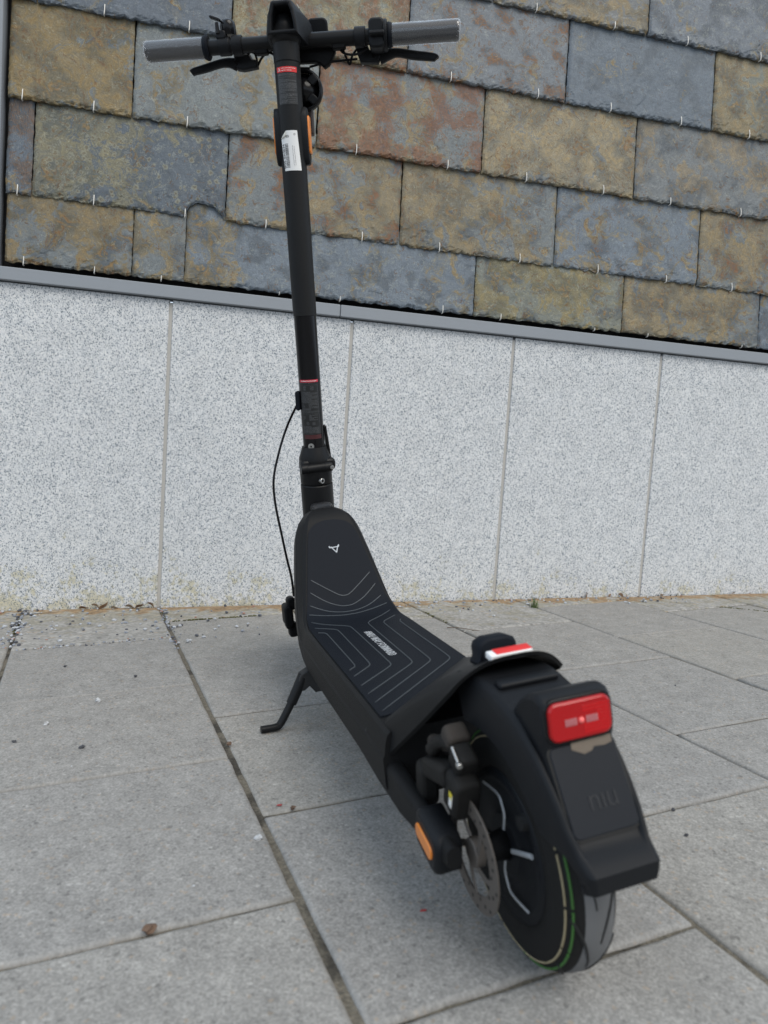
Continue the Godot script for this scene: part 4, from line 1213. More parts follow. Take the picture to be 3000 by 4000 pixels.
func stem_parts(sc: Node3D) -> void:
	var R := 0.0243
	part("stem_foot", turned([Vector2(0, 0.002), Vector2(0.0233, 0.002), Vector2(0.0233, 0.2845), Vector2(0, 0.2845)], SF, 56, [1, 2, 3]), M.gloss, sc)
	part("stem", turned([Vector2(0, 0.2838), Vector2(R - 0.0004, 0.2838), Vector2(R, 0.2845), Vector2(R, 0.7385), Vector2(0.0235, 0.7395), Vector2(0.0235, 0.7408), Vector2(R + 0.0006, 0.7418), Vector2(R + 0.0006, 0.78), Vector2(0, 0.78)], SF, 56, [1, 3, 4, 5, 6, 7, 8, 9]), M.stem, sc)
	# set screw at the foot of the stem
	part("set_screw", turned([Vector2(0, 0), Vector2(0.0068, 0), Vector2(0.0066, 0.0016), Vector2(0.0022, 0.0018), Vector2(0.0018, 0.0004), Vector2(0, 0.0004)], SF * Transform3D(Basis(Vector3.UP, -0.09), Vector3.ZERO) * along_z(Vector3(0, 0.0125, 0.0228)), 24, [1, 2, 3, 4, 5]), M.steel, sc)
	# upper warning label: red band and small print
	var bl := lin(0.0085, 0.0088, 0.0096)
	var wl := part("warning_label", stem_patch(R + 0.0003, -0.72, 0.86, 0.668, 0.7205, 16), tex_mat(label_image(150, 200, [[4, 4, 146, 16, 5, "t"], [4, 26, 100, 32, 5, "t"], [4, 36, 146, 58, 5, "t"], [4, 64, 146, 96, 5, "t"], [4, 102, 140, 126, 5, "t"], [4, 132, 146, 164, 5, "t"], [4, 170, 146, 196, 5, "t"]], bl, Color(0.62, 0.62, 0.63), 0.7)), sc, SF, SF.basis.inverse() * Vector3(0, 0, 0) + Vector3(0, 0, 1))
	part("red_band", stem_patch(R + 0.0004, -0.76, 0.92, 0.7215, 0.7305, 16), M.red, wl, Transform3D(), Vector3(0, 0, 1))
	var w1 := text_shape("WARNING / AVERTISSEMENT / WARNUNG", 0.0024, "Droid Sans", 0.0002, true)
	var w2 := text_shape("ADVERTENCIA / AVVERTENZA", 0.0024, "Droid Sans", 0.0002, true)
	for q in [[w1, 0.0280, 0.7278], [w2, 0.0200, 0.7242]]:
		if q[0].get_surface_count() > 0:
			var bb: AABB = q[0].get_aabb()
			var k: float = q[1] / bb.size.x
			part("red_band_lettering", bent_text(q[0], Transform3D(Basis().scaled(Vector3(k, k, 1)), Vector3(0.0055 if q[0] == w1 else 0.0015, q[2], 0.0002) - Vector3(bb.get_center().x * k, bb.get_center().y * k, 0)), R + 0.0004), M.white, wl)
	var tri := []
	for q in [[-0.0150, 0.7238, -0.0128, 0.7286], [-0.0128, 0.7286, -0.0106, 0.7238], [-0.0150, 0.7238, -0.0106, 0.7238]]:
		var a := Vector3(sin(q[0] / R) * (R + 0.0006), q[1], cos(q[0] / R) * (R + 0.0006)); var b := Vector3(sin(q[2] / R) * (R + 0.0006), q[3], cos(q[2] / R) * (R + 0.0006))
		tri.append(pipe(PackedVector3Array([a, a.lerp(b, 0.5), b]), 0.00035, -1, 6))
	part("warning_triangle", join(tri), M.white, wl)
	# lower instruction label
	var r2 := 0.0236
	var il := part("instruction_label", stem_patch(r2, -0.87, 1.0, 0.0385, 0.1485, 16), tex_mat(label_image(150, 350, [[4, 2, 110, 9, 6, "t"], [3, 16, 140, 190, 1, "frame"], [30, 24, 55, 50, 7, "t"], [85, 24, 110, 50, 7, "t"], [10, 60, 136, 135, 7, "t"], [12, 142, 34, 165, 6, "t"], [66, 138, 138, 168, 7, "t"], [12, 172, 80, 186, 7, "t"], [4, 194, 148, 202, 7, "t"], [3, 208, 142, 348, 1, "frame"], [14, 226, 36, 248, 6, "t"], [64, 216, 128, 256, 8, "t"], [40, 264, 60, 288, 6, "t"], [84, 264, 106, 288, 6, "t"], [10, 294, 136, 344, 7, "t"]], bl, Color(0.60, 0.61, 0.63), 0.6)), sc, SF, Vector3(0, 0, 1))
	part("red_band", stem_patch(r2 + 0.0002, -0.85, 1.0, 0.1492, 0.1545, 16), mat(lin(0.52, 0.03, 0.055), 0.5), il, Transform3D(), Vector3(0, 0, 1))
	part("dark_red_band", stem_patch(r2, -0.75, 0.98, 0.0285, 0.0375, 16), M.darkred, il, Transform3D(), Vector3(0, 0, 1))
	var w3 := text_shape("READ INSTRUCTIONS BEFORE RIDING", 0.0024, "Droid Sans", 0.0002, true)
	if w3.get_surface_count() > 0:
		var bb := w3.get_aabb()
		var k := 0.034 / bb.size.x
		part("red_band_lettering", bent_text(w3, Transform3D(Basis().scaled(Vector3(k, k * 1.2, 1)), Vector3(0.002, 0.1519, 0.0003) - Vector3(bb.get_center().x * k, bb.get_center().y * k * 1.2, 0)), r2 + 0.0002), M.white, il)
	# bar-code sticker with a peeling corner
	var st := Shape.new()
	var rs := R + 0.0004
	var out := PackedVector2Array([Vector2(-0.0150, 0.5545), Vector2(0.0175, 0.5560), Vector2(0.0190, 0.5575), Vector2(0.0147, 0.6215), Vector2(0.0125, 0.6240), Vector2(-0.0075, 0.6232), Vector2(-0.0200, 0.6115)])
	var cells := []
	var NN := 14
	for j in 24:
		for i in NN:
			var u0 := float(i) / NN; var u1 := float(i + 1) / NN
			var cl := func(u: float, v: float) -> Vector3:
				var t := lerpf(0.5545, 0.6240, v)
				var xl := lerpf(-0.0158, -0.0208, clampf((t - 0.5545) / 0.057, 0, 1)) if t < 0.6115 else lerpf(-0.0208, -0.0075, (t - 0.6115) / 0.0125)
				var xr := lerpf(0.0188, 0.0143, v)
				var x := lerpf(xl, xr, u)
				var lift := 0.0
				return Vector3(sin(x / rs) * (rs + lift), t, cos(x / rs) * (rs + lift))
			var v0 := float(j) / 24; var v1 := float(j + 1) / 24
			st.quad_uv(cl.call(u0, v0), cl.call(u0, v1), cl.call(u1, v1), cl.call(u1, v0), Vector2(u0, 1 - v0), Vector2(u0, 1 - v1), Vector2(u1, 1 - v1), Vector2(u1, 1 - v0))
	var bs := part("barcode_sticker", st, M.white, sc, SF, Vector3(0, 0, 1))
	bs.set_meta("label", "white bar-code sticker with one corner peeling off")
	# the curl: the corner folded over towards the print
	var cu := Shape.new()
	for i in 6:
		for j in 4:
			var cp := func(u: float, v: float) -> Vector3:
				var a := Vector2(-0.0208, 0.6115).lerp(Vector2(-0.0080, 0.6234), v)
				var w := sin(PI * v) * 0.0065 * u + 0.0002
				var x := a.x + w * 0.75; var t := a.y - w * 0.55
				var lift := 0.0022 * sin(PI * u * 0.85) * sin(PI * clampf(v, 0.05, 0.95)) + 0.0006
				return Vector3(sin(x / rs) * (rs + lift), t, cos(x / rs) * (rs + lift))
			cu.quad(cp.call(i / 6.0, j / 4.0), cp.call(i / 6.0, (j + 1) / 4.0), cp.call((i + 1) / 6.0, (j + 1) / 4.0), cp.call((i + 1) / 6.0, j / 4.0))
	part("peeling_corner", cu, mat(lin(0.66, 0.65, 0.60), 0.6), bs, Transform3D(), Vector3(0, 0, 1))
	var up90 := Basis(Vector3(0, 1, 0), Vector3(-1, 0, 0), Vector3(0, 0, 1))
	var lines := [["W25-GH3634", 0.0056, 0.0430, -0.0148, 0.5770], ["NIU KQi200 Pro (DE) E-Scooter mit", 0.0017, 0.0345, 0.0040, 0.5775], ["Straßenzulassung Schwarz/Grey", 0.0017, 0.0335, 0.0072, 0.5770]]
	for q in lines:
		var tm := text_shape(q[0], q[1], "Droid Sans", 0.0001, q[1] > 0.004)
		if tm.get_surface_count() == 0: continue
		var bb := tm.get_aabb()
		var k: float = q[2] / bb.size.x
		var ky: float = q[1] * 0.82 / bb.size.y
		var b2 := up90 * Basis().scaled(Vector3(k, ky, 1))
		b2 = Basis(Vector3.BACK, 0.045) * b2
		part("sticker_lettering", bent_text(tm, Transform3D(b2, Vector3(q[3], q[4] + 0.003, 0.0001) - b2 * bb.get_center()), rs), M.ink, bs)
	var t3 := text_shape("03", 0.0068, "Droid Sans", 0.0001, true)
	if t3.get_surface_count() > 0:
		var bb := t3.get_aabb()
		var k := 0.0062 / bb.size.x
		part("sticker_lettering", bent_text(t3, Transform3D(Basis().scaled(Vector3(k, k, 1)), Vector3(-0.0058, 0.6142, 0.0001) - Vector3(bb.get_center().x, bb.get_center().y, 0) * k), rs), M.ink, bs)
	part("sticker_box", join([pipe(PackedVector3Array([Vector3(sin(0.0075 / rs) * rs, 0.6160, cos(0.0075 / rs) * rs), Vector3(sin(0.0075 / rs) * rs, 0.6185, cos(0.0075 / rs) * rs)]), 0.0003, -1, 6), pipe(PackedVector3Array([Vector3(sin(0.0100 / rs) * rs, 0.6160, cos(0.0100 / rs) * rs), Vector3(sin(0.0100 / rs) * rs, 0.6185, cos(0.0100 / rs) * rs)]), 0.0003, -1, 6), pipe(PackedVector3Array([Vector3(sin(0.0075 / rs) * rs, 0.6160, cos(0.0075 / rs) * rs), Vector3(sin(0.0100 / rs) * rs, 0.6160, cos(0.0100 / rs) * rs)]), 0.0003, -1, 6), pipe(PackedVector3Array([Vector3(sin(0.0075 / rs) * rs, 0.6185, cos(0.0075 / rs) * rs), Vector3(sin(0.0100 / rs) * rs, 0.6185, cos(0.0100 / rs) * rs)]), 0.0003, -1, 6)]), M.ink, bs)
	var bars := Shape.new()
	var RB := RandomNumberGenerator.new()
	RB.seed = 5
	var y := 0.5600
	while y < 0.6020:
		var w := RB.randf_range(0.0003, 0.0010)
		var sl := (y - 0.556) * -0.045
		var pa := func(x: float, t: float) -> Vector3: return Vector3(sin((x + sl) / rs) * (rs + 0.0002), t, cos((x + sl) / rs) * (rs + 0.0002))
		for k in 3:
			var xa := lerpf(-0.0103, -0.0030, k / 3.0); var xb := lerpf(-0.0103, -0.0030, (k + 1) / 3.0)
			bars.quad(pa.call(xa, y), pa.call(xa, y + w), pa.call(xb, y + w), pa.call(xb, y))
		y += w + RB.randf_range(0.0004, 0.0011)
	part("bar_code", bars, M.ink, bs, Transform3D(), Vector3(0, 0, 1))
	# side reflectors in their holders
	for sx in [-1, 1]:
		var ol := PackedVector2Array([Vector2(-0.010, 0.567), Vector2(0.006, 0.567), Vector2(0.0125, 0.580), Vector2(0.0135, 0.62), Vector2(0.0125, 0.650), Vector2(0.006, 0.6665), Vector2(-0.010, 0.6665), Vector2(-0.020, 0.65), Vector2(-0.020, 0.58)])
		var hd := part("reflector_holder", slab(ol, 0.0, 0.0118, 0.0035, SF * Transform3D(Basis(Vector3(0, 0, 1), Vector3(0, 1, 0), Vector3(sx, 0, 0)), Vector3(sx * 0.0205, 0, -0.001))), M.plastic, sc)
		part("amber_reflector", slab(PackedVector2Array([Vector2(-0.013, 0.587), Vector2(0.005, 0.587), Vector2(0.008, 0.591), Vector2(0.008, 0.648), Vector2(0.005, 0.652), Vector2(-0.013, 0.652)]), 0.0, 0.0035, 0.001, SF * Transform3D(Basis(Vector3(0, 0, 1), Vector3(0, 1, 0), Vector3(sx, 0, 0)), Vector3(sx * 0.0315, 0, -0.002))), M.amber, hd)
	# horn lamp behind the stem
	var hc := Vector3(0.0185, 0.7095, -0.058)
	var hl := part("headlamp", join([
		turned([Vector2(0.0315, -0.012), Vector2(0.0365, -0.010), Vector2(0.0385, -0.004), Vector2(0.0385, 0.004), Vector2(0.036, 0.0095), Vector2(0.033, 0.0095), Vector2(0.0315, 0.004), Vector2(0.0315, -0.012)], SF * along_z(hc), 44),
		turned([Vector2(0, -0.035), Vector2(0.024, -0.033), Vector2(0.031, -0.018), Vector2(0.0315, -0.006), Vector2(0.024, 0.0), Vector2(0.017, 0.012), Vector2(0.0, 0.014)], SF * along_z(hc), 36)]), M.gloss, sc)
	for a in [0.65, -0.75, PI]:
		var d := Vector3(cos(a), sin(a), 0)
		part("lamp_spoke", boxy(Vector3(0.017, 0.016, 0.008), 0.004, 0.002, SF * Transform3D(Basis(Vector3.BACK, a), hc + d * 0.026 + Vector3(0, 0, 0.008))), M.plastic, hl)
	part("lamp_bracket", boxy(Vector3(0.010, 0.048, 0.02), 0.004, 0.002, SF * Transform3D(Basis(), Vector3(0.0282, 0.655, -0.066))), mat(lin(0.03, 0.018, 0.015), 0.5), hl)
	# rubber grommet and the front brake cable
	part("grommet", boxy(Vector3(0.010, 0.041, 0.018), 0.0045, 0.003, SF * Transform3D(Basis(), Vector3(-0.0262, 0.1095, 0.007))), M.rubber, sc)
	var cp := []
	cp.append(SF * Vector3(-0.0285, 0.103, 0.004))
	for q in [[-0.052, 0.577], [-0.077, 0.517], [-0.092, 0.465], [-0.0935, 0.411], [-0.086, 0.338], [-0.0805, 0.289], [-0.0745, 0.245], [-0.073, 0.20]]: cp.append(Vector3(q[0], q[1], -0.92))
	part("brake_cable", pipe(spline(cp, 6), 0.0027, -1, 10), M.gloss, sc)

func handlebar(sc: Node3D) -> void:
	var T := 0.7891; var Z := -0.0415; var X0 := 0.0187
	part("handlebar", turned([Vector2(0, -0.17), Vector2(0.0135, -0.17), Vector2(0.0135, 0.21), Vector2(0, 0.21)], SF * along_x(Vector3(0, T, Z)), 28, [1, 2, 3]), M.paint, sc)
	# head: hood over the stem top and display housing
	var hood := []
	for q in [[-0.062, 0.8480, 0.013, 0.8210, 0.0405, 0.800, 0.0445, 0.779, 0.036], [-0.030, 0.8465, 0.015, 0.8215, 0.0385, 0.800, 0.0425, 0.779, 0.036], [0.005, 0.8400, 0.018, 0.8200, 0.0310, 0.800, 0.034, 0.780, 0.032], [0.028, 0.8345, 0.0185, 0.8180, 0.0235, 0.800, 0.0265, 0.781, 0.0285], [0.0315, 0.8320, 0.0170, 0.8170, 0.022, 0.800, 0.025, 0.7825, 0.027]]:
		var r := PackedVector3Array()
		for p in [[q[8], q[7]], [q[6], q[5]], [q[4], q[3]], [q[2], q[1] - 0.0012], [q[2] - 0.004, q[1]]]: r.append(Vector3(p[0] + 0.001, p[1], q[0]))
		for p in [[q[2] - 0.004, q[1]], [q[2], q[1] - 0.0012], [q[4], q[3]], [q[6], q[5]], [q[8], q[7]]]: r.append(Vector3(-p[0] + 0.001, p[1], q[0]))
		hood.append(r)
	# hollow back: turn the last ring inwards
	var last: PackedVector3Array = hood[hood.size() - 1]
	for k in [[0.80, 0.0312], [0.76, 0.022], [0.70, -0.002]]:
		var r := PackedVector3Array()
		var c := Vector3(0.001, 0.806, 0)
		for p in last: r.append(Vector3(c.x + (p.x - c.x) * k[0], c.y + (p.y - c.y) * k[0], k[1]))
		hood.append(r)
	var hs := Shape.new()
	hs.loft(hood, true, true, [1, 1, 2, 3, 4, 3, 2, 1, 1, 5])
	var head := part("display_head", hs, M.plastic, sc, SF)
	part("stem_collar", turned([Vector2(0.0, 0.772), Vector2(0.0255, 0.772), Vector2(0.0282, 0.7785), Vector2(0.0290, 0.782), Vector2(0.0290, 0.7880), Vector2(0.0278, 0.7895), Vector2(0.0255, 0.7905), Vector2(0.021, 0.803), Vector2(0.014, 0.818), Vector2(0, 0.822)], Transform3D(), 44, [1, 1, 1, 2, 3, 4, 4, 4, 4]), M.paint, head)
	part("sticker", boxy(Vector3(0.0006, 0.009, 0.010), 0.001, 0.0002, Transform3D(Basis(Vector3.BACK, 0.55), Vector3(0.0250, 0.8388, -0.022))), M.white, head)
	part("display_visor", boxy(Vector3(0.040, 0.032, 0.012), 0.009, 0.003, SF * Transform3D(Basis(Vector3.RIGHT, 0.2), Vector3(0.0505, 0.8225, -0.082))), M.plastic, sc)
	# bracket under the bar
	part("lamp_mount", slab(PackedVector2Array([Vector2(-0.030, 0.785), Vector2(0.086, 0.783), Vector2(0.086, 0.772), Vector2(0.080, 0.7605), Vector2(0.072, 0.7500), Vector2(0.063, 0.7455), Vector2(0.056, 0.7520), Vector2(0.046, 0.7565), Vector2(0.0, 0.757), Vector2(-0.03, 0.762)]), -0.009, 0.009, 0.003, SF * Transform3D(Basis(), Vector3(0, 0, -0.060)), true), M.black, sc)
	# clamps
	part("lever_clamp", turned([Vector2(0.0, -0.0095), Vector2(0.0165, -0.0095), Vector2(0.0175, -0.0085), Vector2(0.0175, 0.0085), Vector2(0.0165, 0.0095), Vector2(0, 0.0095)], SF * along_x(Vector3(-0.1010, T, Z)), 30, [1, 2, 3, 4, 5]), M.plastic, sc)
	part("lever_clamp", turned([Vector2(0.0, -0.0105), Vector2(0.0165, -0.0105), Vector2(0.0177, -0.0095), Vector2(0.0177, 0.0095), Vector2(0.0165, 0.0105), Vector2(0, 0.0105)], SF * along_x(Vector3(0.1365, T, Z)), 30, [1, 2, 3, 4, 5]), M.plastic, sc)
	# twist throttle housing with thumb paddle
	var th := part("throttle_housing", join([boxy(Vector3(0.030, 0.050, 0.044), 0.008, 0.004, SF * Transform3D(Basis(), Vector3(0.1690, 0.789, Z))), turned([Vector2(0.0, -0.0035), Vector2(0.0255, -0.0035), Vector2(0.0268, -0.002), Vector2(0.0268, 0.002), Vector2(0.0255, 0.0035), Vector2(0, 0.0035)], SF * along_x(Vector3(0.1850, T, Z)), 30, [1, 2, 3, 4, 5])]), M.plastic, sc)
	part("paddle", boxy(Vector3(0.029, 0.007, 0.012), 0.003, 0.002, SF * Transform3D(Basis(Vector3.RIGHT, -0.3), Vector3(0.1700, 0.7855, Z + 0.026))), M.plastic, th)
	# grips under clear wrapping
	for sx in [-1, 1]:
		var a0 := -0.165 if sx < 0 else 0.196
		var a1 := -0.281 if sx < 0 else 0.3235
		var L := absf(a1 - a0)
		var fl := part("grip_collar", turned([Vector2(0.0, 0.0), Vector2(0.0190, 0.0), Vector2(0.0215, 0.002), Vector2(0.0215, 0.0055), Vector2(0.0195, 0.010), Vector2(0.0, 0.010)], SF * Transform3D(Basis(Vector3.UP, 0.0 if sx > 0 else PI), Vector3(a0 - sx * 0.008, T, Z)) * along_x(Vector3.ZERO), 30, [1, 2, 3, 4, 5]), M.rubber, sc)
		var gp := part("grip", turned([Vector2(0, 0), Vector2(0.0172, 0.0), Vector2(0.0178, 0.002), Vector2(0.0172, L * 0.5), Vector2(0.0178, L - 0.004), Vector2(0.0165, L), Vector2(0, L)], SF * Transform3D(Basis(Vector3.UP, 0.0 if sx > 0 else PI), Vector3(a0, T, Z)) * along_x(Vector3.ZERO), 30, [1, 2, 2, 2, 3, 4]), M.grip, sc)
		var nz := noise(FastNoiseLite.TYPE_SIMPLEX, 55.0, 9 + sx, 3)
		var rr := []
		for i in 41:
			var u := i / 40.0
			var r := PackedVector3Array()
			for j in 36:
				var a := TAU * j / 36
				var end := smoothstep(0.90, 1.0, u) + smoothstep(0.05, 0.0, u) * 0.5
				var rad := 0.0192 + 0.0004 * nz.get_noise_3d(u * 0.08, cos(a) * 0.02, sin(a) * 0.02) + end * 0.0010 * nz.get_noise_3d(u * 0.5, cos(a) * 0.06, sin(a) * 0.06)
				rad *= 1.0 - 0.22 * smoothstep(0.965, 1.0, u)
				r.append(SF * (Vector3(a0, T, Z) + Vector3(sx * (0.001 + u * (L + 0.0025)), cos(a) * rad, sin(a) * rad)))
			rr.append(r)
		var ws := Shape.new()
		ws.loft(rr, false, true)
		part("clear_wrap", ws, M.wrap, gp)
		var crumple := []
		for i in 26:
			var a := TAU * rng.randf()
			var p := Vector3(a0 + sx * (L + rng.randf_range(-0.008, 0.001)), T + cos(a) * 0.0175, Z + sin(a) * 0.0175)
			crumple.append(pipe(PackedVector3Array([SF * p, SF * (p + Vector3(sx * rng.randf_range(0.001, 0.005), rng.randf_range(-0.004, 0.004), rng.randf_range(-0.004, 0.004)))]), 0.0004, 0.0002, 5))
		part("wrap_crease", join(crumple), mat(lin(0.55, 0.56, 0.58), 0.15), gp)
	# brake levers: flat tapering blades
	var zl := Z - 0.030
	for q in [
		["l", [[-0.206, 0.7560, 0.0052], [-0.200, 0.7590, 0.0062], [-0.178, 0.7630, 0.0070], [-0.147, 0.7695, 0.0072], [-0.128, 0.7700, 0.0085], [-0.113, 0.7660, 0.0110]]],
		["r", [[0.281, 0.7525, 0.0055], [0.275, 0.7560, 0.0068], [0.238, 0.7615, 0.0078], [0.207, 0.7675, 0.0075], [0.190, 0.7660, 0.0090], [0.170, 0.7605, 0.0115]]]]:
		var sp := []
		for p in q[1]: sp.append(Vector3(p[0], p[1], p[2]))
		var path := spline(sp, 6)
		var rr := []
		for i in path.size():
			var d := (path[mini(i + 1, path.size() - 1)] - path[maxi(i - 1, 0)])
			d.z = 0
			d = d.normalized()
			var nn := Vector3(-d.y, d.x, 0)
			if nn.y < 0: nn = -nn
			var c := Vector3(path[i].x, path[i].y, zl)
			var h := path[i].z
			var r := PackedVector3Array()
			for p in ring_rect(0.013, h * 2, minf(0.0035, h * 0.6), 3): r.append(SF * (c + nn * p.y + Vector3(0, 0, p.x)))
			rr.append(r)
		var ls := Shape.new()
		ls.loft(rr)
		var lv := part("brake_lever", ls, M.plastic, sc)
		var body := PackedVector2Array([Vector2(-0.116, 0.7760), Vector2(-0.113, 0.7560), Vector2(-0.100, 0.7535), Vector2(-0.071, 0.7570), Vector2(-0.0705, 0.7700), Vector2(-0.080, 0.7720), Vector2(-0.085, 0.782), Vector2(-0.117, 0.782)]) if q[0] == "l" else PackedVector2Array([Vector2(0.126, 0.784), Vector2(0.127, 0.770), Vector2(0.133, 0.7535), Vector2(0.168, 0.7510), Vector2(0.172, 0.7600), Vector2(0.170, 0.7700), Vector2(0.152, 0.7740), Vector2(0.148, 0.784)])
		part("lever_bracket", slab(body, -0.010, 0.010, 0.003, SF * Transform3D(Basis(), Vector3(0, 0, zl)), true), M.plastic, lv)
		part("pivot_bolt", turned([Vector2(0, -0.012), Vector2(0.004, -0.012), Vector2(0.004, 0.012), Vector2(0.0015, 0.012), Vector2(0.0012, 0.009), Vector2(0, 0.009)], SF * along_z(Vector3(-0.112 if q[0] == "l" else 0.158, 0.767 if q[0] == "l" else 0.764, zl)), 14, [1, 2, 3, 4, 5]), M.black, lv)
	# bell
	var bt := Transform3D(Basis(Vector3.RIGHT, 0.1), Vector3(-0.118, 0.808, Z - 0.004))
	var bell := part("bell", turned([Vector2(0.0, 0.0), Vector2(0.0145, 0.0), Vector2(0.0152, 0.002), Vector2(0.0150, 0.016), Vector2(0.0132, 0.0225), Vector2(0.009, 0.0262), Vector2(0.0, 0.0278)], SF * bt, 32, [1, 2, 2, 2, 2, 2]), M.gloss, sc)
	part("bell_base", join([turned([Vector2(0, -0.011), Vector2(0.0155, -0.011), Vector2(0.0160, -0.009), Vector2(0.0160, 0.009), Vector2(0.0155, 0.011), Vector2(0, 0.011)], SF * along_x(Vector3(-0.126, T, Z)), 26, [1, 2, 3, 4, 5]), boxy(Vector3(0.020, 0.016, 0.018), 0.005, 0.003, SF * Transform3D(Basis(), Vector3(-0.130, 0.806, Z + 0.004)))]), M.plastic, bell)
	part("bell_striker", join([pipe(PackedVector3Array([SF * Vector3(-0.135, 0.808, Z + 0.012), SF * Vector3(-0.1355, 0.826, Z + 0.013)]), 0.0042, 0.0032, 10), boxy(Vector3(0.021, 0.004, 0.012), 0.0015, 0.001, SF * Transform3D(Basis(Vector3.BACK, -0.35), Vector3(-0.1375, 0.8325, Z + 0.012)))]), M.gloss, bell)
	# cables round the bar
	for L in [[Vector3(0.034, 0.749, -0.055), Vector3(0.073, 0.755, -0.055), Vector3(0.128, 0.7585, -0.06)], [Vector3(0.093, 0.777, -0.05), Vector3(0.103, 0.766, -0.045), Vector3(0.120, 0.7605, -0.04), Vector3(0.135, 0.7625, -0.04), Vector3(0.150, 0.772, -0.045)], [Vector3(0.1, 0.777, -0.055), Vector3(0.107, 0.760, -0.055), Vector3(0.113, 0.749, -0.055), Vector3(0.118, 0.762, -0.055), Vector3(0.128, 0.776, -0.06)], [Vector3(-0.074, 0.762, -0.07), Vector3(-0.069, 0.766, -0.055), Vector3(-0.071, 0.776, -0.05), Vector3(-0.078, 0.7785, -0.045), Vector3(-0.084, 0.774, -0.045)], [Vector3(-0.071, 0.762, -0.07), Vector3(-0.060, 0.7715, -0.06), Vector3(-0.045, 0.777, -0.05), Vector3(-0.030, 0.768, -0.04), Vector3(-0.018, 0.752, -0.03)], [Vector3(0.034, 0.7475, -0.058), Vector3(0.01, 0.748, -0.055), Vector3(-0.01, 0.742, -0.04)]]:
		var c := []
		for p in L: c.append(SF * p)
		part("cable", pipe(spline(c, 6), 0.0022, -1, 9), M.black, sc)
	for x in [-0.055, 0.095]: part("cable_port", boxy(Vector3(0.026, 0.010, 0.016), 0.004, 0.002, SF * Transform3D(Basis(), Vector3(x, 0.7755, Z))), M.black, sc)

# ---------------------------------------------------------------- small things on the paving
func stone_shape(sd: int, seg := 7) -> ArrayMesh:
	var nz := noise(FastNoiseLite.TYPE_SIMPLEX, 0.9, sd, 2)
	var s := Shape.new()
	var P := func(i: int, j: int) -> Vector3:
		var a := TAU * (i % seg) / seg; var b := PI * j / 5.0
		var d := Vector3(cos(a) * sin(b), cos(b), sin(a) * sin(b))
		var k := 1.0 + nz.get_noise_3dv(d * 1.3) * 0.75
		return Vector3(d.x * k, d.y * k * 0.66, d.z * k * 0.85)
	for i in seg:
		for j in 5:
			if j == 0: s.tri(P.call(i, 0), P.call(i, 1), P.call(i + 1, 1), -1)
			elif j == 4: s.tri(P.call(i, 5), P.call(i + 1, 4), P.call(i, 4), -1)
			else: s.quad(P.call(i, j), P.call(i, j + 1), P.call(i + 1, j + 1), P.call(i + 1, j), -1)
	return s.build()
